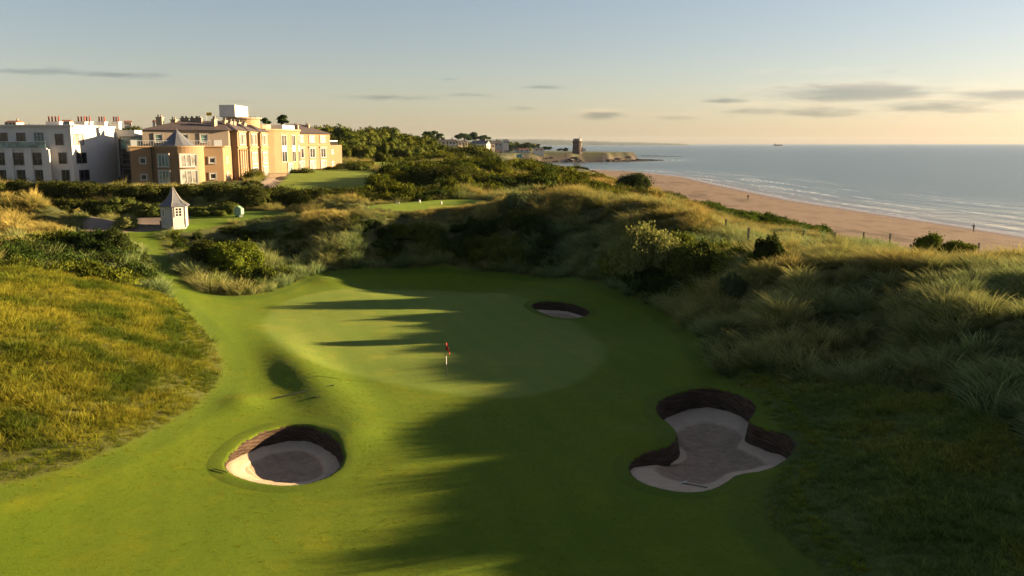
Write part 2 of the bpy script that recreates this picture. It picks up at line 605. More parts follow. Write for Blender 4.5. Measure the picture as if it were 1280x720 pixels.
def foliage_mat(name, col, tint=True, transl=0.3, tip=None, var=0.35, nscale=0.6):
    """leaf or blade material; per-instance tint attribute, optional tip colour along the blade"""
    m, nt = new_mat(name)
    t = NT(nt)
    o = t.n("ShaderNodeOutputMaterial")
    c = t.mix(0.0, tuple(col), tuple(col))
    if tip:
        at = t.n("ShaderNodeAttribute", attribute_name="bladeh")
        c = t.mix(at.outputs["Fac"], tuple(col), tuple(tip))
    if tint:
        a = t.n("ShaderNodeAttribute", attribute_name="tint", attribute_type='INSTANCER')
        c = t.mix(1.0, c, a.outputs["Color"], 'MULTIPLY')
    geo = t.n("ShaderNodeNewGeometry")
    f = t.noise(nscale, 3, 0.6, geo.outputs["Position"])
    c = t.mix(t.ramp(f, 0.3, 0.7), c, t.mix(1.0, c, (1 - var, 1 - var * 0.7, 1 - var, 1), 'MULTIPLY'))
    rn = t.n("ShaderNodeAttribute", attribute_name="lrand")
    c = t.mix(t.math('MULTIPLY', rn.outputs["Fac"], 0.6), c, t.mix(1.0, c, (1.7, 1.5, 1.0, 1), 'MULTIPLY'))
    d = t.n("ShaderNodeBsdfDiffuse")
    tr = t.n("ShaderNodeBsdfTranslucent")
    mx = t.n("ShaderNodeMixShader")
    mx.inputs[0].default_value = transl
    t.l(c, d.inputs[0])
    t.l(c, tr.inputs[0])
    t.l(d.outputs[0], mx.inputs[1])
    t.l(tr.outputs[0], mx.inputs[2])
    t.l(mx.outputs[0], o.inputs[0])
    return m


# ground material: albedo and kind come from attributes of the sheet
def ground_material():
    m, nt = new_mat("ground_mix")
    t = NT(nt)
    o = t.n("ShaderNodeOutputMaterial")
    b = t.n("ShaderNodeBsdfPrincipled")
    b.inputs["Specular IOR Level"].default_value = 0.15
    geo = t.n("ShaderNodeNewGeometry")
    pos = geo.outputs["Position"]
    ca = t.n("ShaderNodeAttribute", attribute_name="Col")
    mo = t.n("ShaderNodeAttribute", attribute_name="mown")
    sa = t.n("ShaderNodeAttribute", attribute_name="sandy")
    we = t.n("ShaderNodeAttribute", attribute_name="wet")
    big = t.noise(0.16, 5, 0.6, pos)
    mid = t.noise(1.3, 5, 0.65, pos)
    fine = t.noise(9.0, 4, 0.7, pos)
    c = ca.outputs["Color"]
    # mowing / growth variation on turf
    c = t.mix(t.math('MULTIPLY', t.ramp(big, 0.38, 0.62), t.math('MULTIPLY', mo.outputs["Fac"], 0.55)), c, t.mix(1.0, c, (0.72, 0.92, 0.6, 1), 'MULTIPLY'))
    c = t.mix(t.math('MULTIPLY', t.ramp(mid, 0.45, 0.75), 0.35), c, t.mix(1.0, c, (1.35, 1.12, 0.9, 1), 'MULTIPLY'))
    c = t.mix(t.math('MULTIPLY', t.ramp(fine, 0.35, 0.75), 0.45), c, t.mix(1.0, c, (0.55, 0.6, 0.5, 1), 'MULTIPLY'))
    grain = t.noise(28.0, 3, 0.8, pos)
    c = t.mix(t.math('MULTIPLY', t.ramp(grain, 0.35, 0.7), t.math('MULTIPLY', mo.outputs["Fac"], 0.5)), c, t.mix(1.0, c, (0.5, 0.62, 0.4, 1), 'MULTIPLY'))
    grain2 = t.noise(7.5, 4, 0.8, pos)
    c = t.mix(t.math('MULTIPLY', t.ramp(grain2, 0.42, 0.7), t.math('MULTIPLY', mo.outputs["Fac"], 0.55)), c, t.mix(1.0, c, (0.62, 0.72, 0.5, 1), 'MULTIPLY'))
    sep = t.n("ShaderNodeSeparateXYZ")
    t.l(pos, sep.inputs[0])
    wv_ = t.math('SINE', t.math('ADD', t.math('ADD', t.math('MULTIPLY', sep.outputs[0], 2.6), t.math('MULTIPLY', sep.outputs[1], 0.9)), t.math('MULTIPLY', big, 6.0)))
    c = t.mix(t.math('MULTIPLY', t.ramp(wv_, -0.3, 0.3), t.math('MULTIPLY', mo.outputs["Fac"], 0.22)), c, t.mix(1.0, c, (0.72, 0.8, 0.7, 1), 'MULTIPLY'))
    dryp = t.noise(0.45, 4, 0.7, pos)
    c = t.mix(t.math('MULTIPLY', t.ramp(dryp, 0.52, 0.72), t.math('MULTIPLY', mo.outputs["Fac"], 0.65)), c, t.mix(1.0, c, (1.5, 1.15, 1.0, 1), 'MULTIPLY'))
    t.l(c, b.inputs["Base Color"])
    t.l(t.math('SUBTRACT', 0.92, t.math('MULTIPLY', we.outputs["Fac"], 0.72)), b.inputs["Roughness"])
    # relief: blades of turf / ripples of sand
    h1 = t.math('MULTIPLY', t.noise(22.0, 3, 0.75, pos), t.math('ADD', t.math('MULTIPLY', mo.outputs["Fac"], 0.022), 0.02))
    mp = t.n("ShaderNodeMapping")
    mp.inputs["Scale"].default_value = (0.35, 1.4, 1)
    t.l(pos, mp.inputs[0])
    h2 = t.math('MULTIPLY', t.noise(0.9, 5, 0.6, mp.outputs[0]), t.math('MULTIPLY', sa.outputs["Fac"], 0.35))
    dry = t.math('SUBTRACT', 1.0, we.outputs["Fac"])
    hgt = t.math('ADD', t.math('ADD', h1, h2), t.math('MULTIPLY', mid, t.math('SUBTRACT', 0.06, t.math('MULTIPLY', mo.outputs["Fac"], 0.045))))
    bp = t.n("ShaderNodeBump")
    t.l(t.math('MULTIPLY', dry, 0.9), bp.inputs["Strength"])
    bp.inputs["Distance"].default_value = 1.0
    t.l(hgt, bp.inputs["Height"])
    t.l(bp.outputs[0], b.inputs["Normal"])
    t.l(b.outputs[0], o.inputs[0])
    return m


M_GROUND = ground_material()

# ------------------------------------------------------------------ object helpers
ROOTLOC = {}


def tag(o, label=None, cat=None, group=None, kind=None):
    if label:
        o['label'] = label
    if cat:
        o['category'] = cat
    if group:
        o['group'] = group
    if kind:
        o['kind'] = kind
    return o


def empty(name, loc=(0, 0, 0), rz=0.0, label=None, cat=None, group=None):
    o = bpy.data.objects.new(name, None)
    COL.objects.link(o)
    o.location = loc
    o.rotation_euler = (0, 0, rz)
    o.empty_display_size = 0.3
    tag(o, label, cat, group)
    return o


def mesh_np(name, V, F, mat, parent=None, smooth=False, attrs=None, link=True):
    """V (n,3); F list or array of faces (tri or quad arrays)"""
    me = bpy.data.meshes.new(name)
    V = np.asarray(V, dtype=np.float32)
    if isinstance(F, np.ndarray):
        nf, k = F.shape
        me.vertices.add(len(V))
        me.vertices.foreach_set("co", V.ravel())
        me.loops.add(nf * k)
        me.loops.foreach_set("vertex_index", F.astype(np.int32).ravel())
        me.polygons.add(nf)
        me.polygons.foreach_set("loop_start", np.arange(0, nf * k, k, dtype=np.int32))
        me.update(calc_edges=True)
    else:
        me.from_pydata([tuple(map(float, v)) for v in V], [], [tuple(map(int, f)) for f in F])
        me.update()
    if attrs:
        for an, (typ, arr) in attrs.items():
            at = me.attributes.new(an, typ, 'POINT')
            if typ == 'FLOAT':
                at.data.foreach_set("value", np.asarray(arr, np.float32).ravel())
            elif typ == 'FLOAT_COLOR':
                at.data.foreach_set("color", np.asarray(arr, np.float32).ravel())
            elif typ == 'FLOAT_VECTOR':
                at.data.foreach_set("vector", np.asarray(arr, np.float32).ravel())
            elif typ == 'INT':
                at.data.foreach_set("value", np.asarray(arr, np.int32).ravel())
    if mat is not None:
        me.materials.append(mat)
    me.polygons.foreach_set("use_smooth", np.full(len(me.polygons), smooth))
    o = bpy.data.objects.new(name, me)
    if link:
        COL.objects.link(o)
    if parent is not None:
        o.parent = parent
    return o


class MB:
    """collects simple solids into one mesh; coordinates are given in the space of the root (org is subtracted)"""

    def __init__(s, org=(0, 0, 0)):
        s.v = []
        s.f = []
        s.org = org

    def add(s, vs, fs):
        k = len(s.v)
        s.v += [(v[0] - s.org[0], v[1] - s.org[1], v[2] - s.org[2]) for v in vs]
        s.f += [tuple(i + k for i in f) for f in fs]
        return s

    def box(s, c, d, rz=0.0, t=None):
        hx, hy, hz = d[0] / 2, d[1] / 2, d[2] / 2
        cs, sn = math.cos(rz), math.sin(rz)
        vs = []
        for dz in (-hz, hz):
            for dx, dy in ((-hx, -hy), (hx, -hy), (hx, hy), (-hx, hy)):
                vs.append((c[0] + dx * cs - dy * sn, c[1] + dx * sn + dy * cs, c[2] + dz))
        s.add(vs, [(3, 2, 1, 0), (4, 5, 6, 7), (0, 1, 5, 4), (1, 2, 6, 5), (2, 3, 7, 6), (3, 0, 4, 7)])
        return s

    def prism(s, poly, z0, z1, top=None):
        n = len(poly)
        tp = top or poly
        vs = [(p[0], p[1], z0) for p in poly] + [(p[0], p[1], z1) for p in tp]
        fs = [tuple(range(n - 1, -1, -1)), tuple(range(n, 2 * n))]
        for i in range(n):
            j = (i + 1) % n
            fs.append((i, j, n + j, n + i))
        s.add(vs, fs)
        return s

    def cone(s, c, r0, r1, z0, z1, n=12, cap=True, prof=None):
        prof = prof or [(r0, z0), (r1, z1)]
        vs = []
        for (r, z) in prof:
            for i in range(n):
                a = 2 * math.pi * i / n
                vs.append((c[0] + r * math.cos(a), c[1] + r * math.sin(a), z))
        fs = []
        for k in range(len(prof) - 1):
            for i in range(n):
                j = (i + 1) % n
                fs.append((k * n + i, k * n + j, (k + 1) * n + j, (k + 1) * n + i))
        if cap:
            fs.append(tuple(range(n - 1, -1, -1)))
            fs.append(tuple((len(prof) - 1) * n + i for i in range(n)))
        s.add(vs, fs)
        return s

    def tube(s, pts, rad, n=6):
        pts = [Vector(p) for p in pts]
        rads = rad if isinstance(rad, (list, tuple)) else [rad] * len(pts)
        vs = []
        for i, p in enumerate(pts):
            d = (pts[min(i + 1, len(pts) - 1)] - pts[max(i - 1, 0)]).normalized()
            a = Vector((0, 0, 1)) if abs(d.z) < 0.9 else Vector((1, 0, 0))
            x = d.cross(a).normalized()
            y = d.cross(x).normalized()
            for k in range(n):
                t = 2 * math.pi * k / n
                q = p + (x * math.cos(t) + y * math.sin(t)) * rads[i]
                vs.append(tuple(q))
        fs = []
        for i in range(len(pts) - 1):
            for k in range(n):
                j = (k + 1) % n
                fs.append((i * n + k, i * n + j, (i + 1) * n + j, (i + 1) * n + k))
        fs.append(tuple(range(n - 1, -1, -1)))
        fs.append(tuple((len(pts) - 1) * n + k for k in range(n)))
        s.add(vs, fs)
        return s

    def build(s, name, mat, parent=None, smooth=False, label=None):
        o = mesh_np(name, s.v, s.f, mat, parent, smooth)
        bm = bmesh.new()
        bm.from_mesh(o.data)
        bmesh.ops.recalc_face_normals(bm, faces=bm.faces)
        bm.to_mesh(o.data)
        bm.free()
        if label:
            o['label'] = label
        return o


def copy_tree(o, parent=None):
    c = o.copy()
    COL.objects.link(c)
    c.parent = parent
    for ch in list(o.children):
        copy_tree(ch, c)
    return c


# ------------------------------------------------------------------ bunkers: outlines first (the sheet is opened under them)
BUNK = [
    dict(name='left', label='round pot bunker with steep stacked-turf back wall near the lower left of the green',
         pts=[(280, 581, .12), (286, 568, .3), (303, 552, .6), (330, 538, .75), (365, 531, .8), (395, 534, .8), (418, 546, .78), (429, 563, .7), (428, 580, .55), (413, 594, .35), (385, 604, .18), (350, 606, .12), (315, 601, .10), (290, 592, .10)]),
    dict(name='right', label='large hourglass shaped bunker with dark stacked-turf walls right of the green',
         pts=[(786, 588, .15), (791, 573, .4), (807, 564, .75), (831, 557, .85), (845, 546, .9), (838, 531, 1.0), (822, 517, 1.15), (820, 504, 1.1), (838, 493, 1.15), (866, 485, 1.15), (897, 485, 1.15), (925, 493, 1.1),
              (946, 506, 1.2), (942, 518, 1.1), (938, 526, 1.05), (946, 532, 1.0), (968, 538, 1.05), (987, 545, 1.05), (995, 555, 1.0), (990, 568, .7), (978, 578, .3), (956, 588, .15), (925, 593, .12), (910, 602, .12), (892, 611, .12), (866, 615, .12), (831, 611, .12), (802, 602, .12)]),
    dict(name='far', label='small far bunker with dark turf face at the back right of the green',
         pts=[(665, 384, .3), (668, 379, .6), (684, 376.5, .8), (709, 378.5, .8), (731, 385, .75), (738, 391, .5), (730, 396, .15), (710, 398.5, .1), (690, 396, .1), (674, 390, .12)]),
]


def smooth_closed(pts, n):
    """periodic Catmull-Rom resample of rows"""
    A = np.array(pts, float)
    m = len(A)
    out = []
    for i in range(n):
        t = i * m / n
        k = int(t)
        f = t - k
        p0, p1, p2, p3 = A[(k - 1) % m], A[k % m], A[(k + 1) % m], A[(k + 2) % m]
        out.append(0.5 * ((2 * p1) + (-p0 + p2) * f + (2 * p0 - 5 * p1 + 4 * p2 - p3) * f * f + (-p0 + 3 * p1 - 3 * p2 + p3) * f ** 3))
    return np.array(out)


for b in BUNK:
    pl = [(G(u, v)[0], G(u, v)[1], d) for (u, v, d) in b['pts']]
    b['out'] = smooth_closed(pl, 120)

# ------------------------------------------------------------------ the ground sheet
cx = XX.ravel()
cy = YY.ravel()
hz = H.ravel()
sd = SD.ravel()
msd = sdm.ravel()


def C3(c):
    return np.array(c, float)[None, :]


n_ = len(cx)
colr = np.repeat(C3((0.055, 0.062, 0.020)), n_, 0)           # soil and thatch under marram and scrub
rn = fbm(cx, cy, 14, 4, 2)[:, None]
colr = colr * (0.8 + 0.4 * rn) + C3((0.05, 0.035, 0.01)) * sstep(0.5, 0.7, rn)


def put(mask, c):
    global colr
    mask = np.asarray(mask, float)[:, None]
    colr = colr * (1 - mask) + C3(c) * mask


def soft(poly, w=0.25):
    return sstep(-w, w, sdist(cx, cy, poly))


mown = np.zeros(n_)
lm = soft(LMOUND, 0.5)
put(lm, (0.075, 0.080, 0.018))
put(soft(ROUGH, 1.0), (0.075, 0.095, 0.020))
mm = soft(MOWN, 0.3)
put(mm, (0.128, 0.168, 0.006))
mown = np.maximum(mown, mm)
# first cut, a little longer and darker, round the edge
edge = mm * (1 - sstep(1.2, 1.5, msd))
put(edge * 0.5, (0.070, 0.105, 0.008))
gm = soft(GREEN, 0.45)
put(gm, (0.190, 0.230, 0.038))
for q, c in ((HUTLAWN, (0.130, 0.180, 0.012)), (TEE, (0.20, 0.26, 0.022)), (LAWN2, (0.20, 0.24, 0.028)), (LAWN3, (0.20, 0.24, 0.024))):
    k = soft(q, 0.4)
    put(k, c)
    mown = np.maximum(mown, k)
for q in (PATH1, PATH2):
    k = soft(q, 0.3)
    put(k, (0.20, 0.155, 0.125))
    mown = mown * (1 - k)
# far grass, village ground
put(sstep(480, 560, cy) * (sd > 12), (0.07, 0.075, 0.03))
# beach
T_ = 50 - 40 * sstep(560, 720, cy)
beach = 1 - sstep(-2, 5, sd - T_ - 2 + 6 * (fbm(cx, cy, 10, 3, 3) - 0.5))
put(beach, (0.178, 0.126, 0.095))
strand = beach * sstep(0.60, 0.72, fbm(cx, cy * 0.35, 5, 4, 8)) * sstep(8, 16, sd)
put(strand * 0.75, (0.085, 0.055, 0.040))
foot = beach * sstep(0.60, 0.68, fbm(cx, cy * 0.3, 1.6, 3, 13)) * sstep(6, 12, sd)
put(foot * 0.5, (0.10, 0.065, 0.045))
wet = beach * (1 - sstep(3, 9, sd))
put(wet * 0.8, (0.16, 0.11, 0.085))
rocky = (sstep(900, 950, cy) * (1 - sstep(14, 30, sd)))
put(rocky * sstep(0.35, 0.5, fbm(cx, cy, 12, 4, 6)), (0.035, 0.028, 0.022))
hole = np.zeros(n_, bool)
for b in BUNK:
    o2 = [tuple(p[:2]) for p in b['out']]
    hole |= sdist(cx, cy, o2) > -0.10
ny, nx = XX.shape
idx = np.arange(n_).reshape(ny, nx)
F = np.stack([idx[:-1, :-1], idx[:-1, 1:], idx[1:, 1:], idx[1:, :-1]], -1).reshape(-1, 4)
F = F[~hole[F].any(1)]
V = np.stack([cx, cy, hz], -1)
gcol = np.concatenate([colr, np.ones((n_, 1))], 1)
ground = mesh_np("ground", V, F, M_GROUND, smooth=True,
                 attrs={'Col': ('FLOAT_COLOR', gcol), 'mown': ('FLOAT', mown), 'sandy': ('FLOAT', beach), 'wet': ('FLOAT', wet)})
tag(ground, kind='structure')

# ------------------------------------------------------------------ bunkers
M_TURFWALL = None


def turfwall_mat():
    m, nt = new_mat("stacked_turf")
    t = NT(nt)
    o = t.n("ShaderNodeOutputMaterial")
    b = t.n("ShaderNodeBsdfPrincipled")
    b.inputs["Roughness"].default_value = 0.95
    b.inputs["Specular IOR Level"].default_value = 0.1
    geo = t.n("ShaderNodeNewGeometry")
    mp = t.n("ShaderNodeMapping")
    mp.inputs["Scale"].default_value = (1.2, 1.2, 14)
    t.l(geo.outputs["Position"], mp.inputs[0])
    f = t.noise(1.0, 4, 0.6, mp.outputs[0])
    t.l(t.mix(t.ramp(f, 0.35, 0.65), (0.095, 0.060, 0.040), (0.028, 0.018, 0.012)), b.inputs["Base Color"])
    t.l(b.outputs[0], o.inputs[0])
    return m


M_TURFWALL = turfwall_mat()


def sand_mat():
    """pale drifted sand round the edge, darker trodden and raked sand in the middle"""
    m, nt = new_mat("bunker_sand")
    t = NT(nt)
    o = t.n("ShaderNodeOutputMaterial")
    b = t.n("ShaderNodeBsdfPrincipled")
    b.inputs["Roughness"].default_value = 0.95
    b.inputs["Specular IOR Level"].default_value = 0.1
    geo = t.n("ShaderNodeNewGeometry")
    zo = t.n("ShaderNodeAttribute", attribute_name="zone")
    f = t.noise(2.2, 5, 0.7, geo.outputs["Position"])
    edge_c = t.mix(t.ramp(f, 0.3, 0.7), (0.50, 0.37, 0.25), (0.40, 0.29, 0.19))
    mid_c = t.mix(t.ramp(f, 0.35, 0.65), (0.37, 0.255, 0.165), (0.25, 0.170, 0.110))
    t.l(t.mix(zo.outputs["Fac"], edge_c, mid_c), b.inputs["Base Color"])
    bp = t.n("ShaderNodeBump")
    bp.inputs["Distance"].default_value = 0.12
    bp.inputs["Strength"].default_value = 0.9
    hgt = t.math('ADD', t.math('MULTIPLY', t.noise(3.5, 3, 0.6, geo.outputs["Position"]), zo.outputs["Fac"]), t.math('MULTIPLY', t.noise(14.0, 3, 0.6, geo.outputs["Position"]), 0.25))
    t.l(hgt, bp.inputs["Height"])
    t.l(bp.outputs[0], b.inputs["Normal"])
    t.l(b.outputs[0], o.inputs[0])
    return m


M_SAND = sand_mat()

for b in BUNK:
    O = b['out']
    n = len(O)
    cen = O[:, :2].mean(0)
    lip = np.array([hh(p[0], p[1]) for p in O])
    # outward normals
    tng = np.roll(O[:, :2], -1, 0) - np.roll(O[:, :2], 1, 0)
    nrm = np.stack([tng[:, 1], -tng[:, 0]], 1)
    nrm /= np.linalg.norm(nrm, axis=1)[:, None]
    area = 0.5 * np.sum(O[:, 0] * np.roll(O[:, 1], -1) - np.roll(O[:, 0], -1) * O[:, 1])
    if area < 0:
        nrm = -nrm
    root = empty("bunker", (cen[0], cen[1], float(lip.mean())), label=b['label'], cat='bunker')
    org = np.array([cen[0], cen[1], float(lip.mean())])
    # turf lip: broad collar on the sheet, rolled over the edge
    offs = [(0.9, -0.02), (0.7, 0.008), (0.35, 0.018), (0.12, 0.02), (0.0, 0.0), (-0.05, -0.05), (-0.03, -0.10)]
    rv = []
    rc = []
    rm = []
    mi = sdist(O[:, 0], O[:, 1], MOWN)
    for (of, dz) in offs:
        for i in range(n):
            jig = 0.03 * math.sin(i * 2.7) + 0.02 * math.sin(i * 7.1) if of < 0.2 else 0
            q = O[i, :2] + nrm[i] * (of + jig)
            z = (hh(q[0], q[1]) if of > 0 else lip[i]) + dz
            rv.append((q[0], q[1], z))
            inm = float(sstep(-0.3, 0.3, mi[i] + of * (-0.0)))
            gcl = np.array((0.108, 0.142, 0.006)) * inm + np.array((0.052, 0.070, 0.018)) * (1 - inm)
            rc.append((gcl[0], gcl[1], gcl[2], 1))
            rm.append(inm)
    k = len(offs)
    ff = np.array([(r * n + i, r * n + (i + 1) % n, (r + 1) * n + (i + 1) % n, (r + 1) * n + i) for r in range(k - 1) for i in range(n)])
    if area > 0:
        ff = ff[:, ::-1]
    mesh_np("turf_lip", np.array(rv) - org, ff, M_GROUND, root, True,
            attrs={'Col': ('FLOAT_COLOR', rc), 'mown': ('FLOAT', rm), 'sandy': ('FLOAT', np.zeros(len(rv))), 'wet': ('FLOAT', np.zeros(len(rv)))})
    # revetted wall: stacked turves, stepping in a little towards the floor
    NL = 17
    wv = []
    for l in range(NL * 2 + 1):
        tt = l / (NL * 2)
        for i in range(n):
            d = O[i, 2]
            inn = 0.02 + 0.22 * tt * min(1, d) + (0.035 if l % 2 else 0.0) + 0.015 * math.sin(i * 1.9 + l * 2.3)
            q = O[i, :2] - nrm[i] * inn
            wv.append((q[0], q[1], lip[i] - 0.02 - (d + 0.12) * tt))
    k = NL * 2 + 1
    ff = np.array([(r * n + i, r * n + (i + 1) % n, (r + 1) * n + (i + 1) % n, (r + 1) * n + i) for r in range(k - 1) for i in range(n)])
    if area > 0:
        ff = ff[:, ::-1]
    mesh_np("turf_wall", np.array(wv) - org, ff, M_TURFWALL, root, False)
    # sand floor
    rings = 26
    sv = []
    zone = []
    floor = lip.mean() - O[:, 2].max() - 0.05
    for r in range(rings):
        q = r / (rings - 1)
        rad = 1 - q
        for i in range(n):
            e = O[i, :2] - nrm[i] * 0.05
            p = cen + (e - cen) * rad
            ez = lip[i] - O[i, 2]
            w = float(sstep(0, 0.75, q))
            z = ez * (1 - w) + floor * w + 0.10 * math.exp(-((q - 0.28) / 0.06) ** 2) * 0.25
            z += 0.10 * (float(fbm(p[0], p[1], 0.6, 3, 7)) - 0.5)
            sv.append((p[0], p[1], z))
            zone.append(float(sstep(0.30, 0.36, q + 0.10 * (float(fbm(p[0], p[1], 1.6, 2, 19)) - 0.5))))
    ff = np.array([(r * n + i, r * n + (i + 1) % n, (r + 1) * n + (i + 1) % n, (r + 1) * n + i) for r in range(rings - 1) for i in range(n)])
    if area > 0:
        ff = ff[:, ::-1]
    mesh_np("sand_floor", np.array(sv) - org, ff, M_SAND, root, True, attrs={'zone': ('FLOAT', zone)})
    b['floor'] = floor
    b['sv'] = np.array(sv)

# ------------------------------------------------------------------ sea


def sea_mat():
    m, nt = new_mat("sea_water")
    t = NT(nt)
    o = t.n("ShaderNodeOutputMaterial")
    b = t.n("ShaderNodeBsdfPrincipled")
    b.inputs["IOR"].default_value = 1.333
    geo = t.n("ShaderNodeNewGeometry")
    pos = geo.outputs["Position"]
    sh = t.n("ShaderNodeAttribute", attribute_name="shore")
    al = t.n("ShaderNodeAttribute", attribute_name="along")
    s = sh.outputs["Fac"]
    cmb = t.n("ShaderNodeCombineXYZ")
    t.l(t.math('MULTIPLY', s, 0.17), cmb.inputs[0])
    t.l(t.math('MULTIPLY', al.outputs["Fac"], 0.012), cmb.inputs[1])
    swell = t.noise(1.0, 3, 0.5, cmb.outputs[0])
    cmb2 = t.n("ShaderNodeCombineXYZ")
    t.l(t.math('MULTIPLY', s, 1.1), cmb2.inputs[0])
    t.l(t.math('MULTIPLY', al.outputs["Fac"], 0.16), cmb2.inputs[1])
    rip = t.noise(1.0, 4, 0.6, cmb2.outputs[0])
    mp = t.n("ShaderNodeMapping")
    mp.inputs["Scale"].default_value = (0.05, 0.16, 1)
    t.l(pos, mp.inputs[0])
    open_ = t.noise(1.0, 6, 0.6, mp.outputs[0])
    chop = t.noise(0.9, 4, 0.65, pos)
    # calm glassy band just off the beach, ruffled further out
    calm = t.math('MULTIPLY', t.math('MULTIPLY', t.ramp(s, 4.0, 8.0), t.math('SUBTRACT', 1.0, t.math('MULTIPLY', t.ramp(al.outputs["Fac"], 200.0, 330.0), 0.8))), t.math('SUBTRACT', 1.0, t.ramp(s, 30.0, 95.0)))
    calm = t.math('MULTIPLY', calm, t.ramp(t.noise(1.0, 4, 0.6, cmb.outputs[0]), 0.34, 0.48))
    near = t.math('SUBTRACT', 1.0, t.ramp(s, 60.0, 260.0))
    hgt = t.math('ADD', t.math('MULTIPLY', swell, t.math('MULTIPLY', near, 0.55)), t.math('MULTIPLY', rip, t.math('MULTIPLY', near, 0.14)))
    hgt = t.math('MULTIPLY', hgt, t.math('SUBTRACT', 1.0, t.math('MULTIPLY', calm, 0.85)))
    hgt = t.math('ADD', hgt, t.math('ADD', t.math('MULTIPLY', open_, 0.9), t.math('MULTIPLY', chop, t.math('SUBTRACT', 0.06, t.math('MULTIPLY', calm, 0.05)))))
    bp = t.n("ShaderNodeBump")
    bp.inputs["Strength"].default_value = 1.0
    bp.inputs["Distance"].default_value = 1.0
    t.l(hgt, bp.inputs["Height"])
    t.l(bp.outputs[0], b.inputs["Normal"])
    t.l(t.math('SUBTRACT', 0.24, t.math('MULTIPLY', calm, 0.17)), b.inputs["Roughness"])
    # foam: swash line on the sand and a few broken wavelets
    br = t.noise(1.0, 3, 0.6, cmb.outputs[0])
    sw = t.math('ADD', s, t.math('MULTIPLY', t.math('SUBTRACT', t.noise(0.06, 3, 0.5, pos), 0.5), 5.0))
    f1 = t.math('MULTIPLY', t.ramp(sw, -0.2, 0.4), t.math('SUBTRACT', 1.0, t.ramp(sw, 0.5, 1.0)))
    f2 = t.math('MULTIPLY', t.ramp(swell, 0.55, 0.60), t.math('MULTIPLY', t.ramp(rip, 0.45, 0.58), t.math('SUBTRACT', 1.0, t.ramp(s, 30.0, 70.0))))
    foam = t.math('MAXIMUM', t.math('MULTIPLY', f1, 0.45), t.math('MULTIPLY', f2, 0.55))
    body = t.mix(t.ramp(s, 0.0, 26.0), (0.12, 0.095, 0.075), (0.040, 0.062, 0.062))
    body = t.mix(t.ramp(s, 60.0, 500.0), body, (0.030, 0.050, 0.050))
    t.l(t.mix(foam, body, (0.75, 0.74, 0.72)), b.inputs["Base Color"])
    t.l(b.outputs[0], o.inputs[0])
    return m


sx_ = axis(40, 150, 2.0, -500, 60000, 1.06)
sy_ = axis(60, 700, 4.0, -2500, 60000, 1.05)
sX, sY = np.meshgrid(sx_, sy_)
sdn = -coast_sd(sX.ravel(), sY.ravel())
ny2, nx2 = sX.shape
idx2 = np.arange(ny2 * nx2).reshape(ny2, nx2)
F2 = np.stack([idx2[:-1, :-1], idx2[:-1, 1:], idx2[1:, 1:], idx2[1:, :-1]], -1).reshape(-1, 4)
F2 = F2[~(sdn[F2] < -70).all(1)]
sea = mesh_np("sea", np.stack([sX.ravel(), sY.ravel(), np.zeros(sX.size)], -1), F2, sea_mat(), smooth=True,
              attrs={'shore': ('FLOAT', np.clip(sdn, -100, 5000)), 'along': ('FLOAT', sY.ravel())})
tag(sea, kind='structure')

# ------------------------------------------------------------------ vegetation templates


def rand_rot(n, rg):
    a = rg.normal(size=(n, 3))
    a /= np.linalg.norm(a, axis=1)[:, None]
    b = rg.normal(size=(n, 3))
    b -= (a * b).sum(1)[:, None] * a
    b /= np.linalg.norm(b, axis=1)[:, None]
    return a, b


_ico = None


def ico():
    global _ico
    if _ico is None:
        bm = bmesh.new()
        bmesh.ops.create_icosphere(bm, subdivisions=2, radius=1.0)
        _ico = (np.array([v.co[:] for v in bm.verts]), np.array([[v.index for v in f.verts] for f in bm.faces]))
        bm.free()
    return _ico


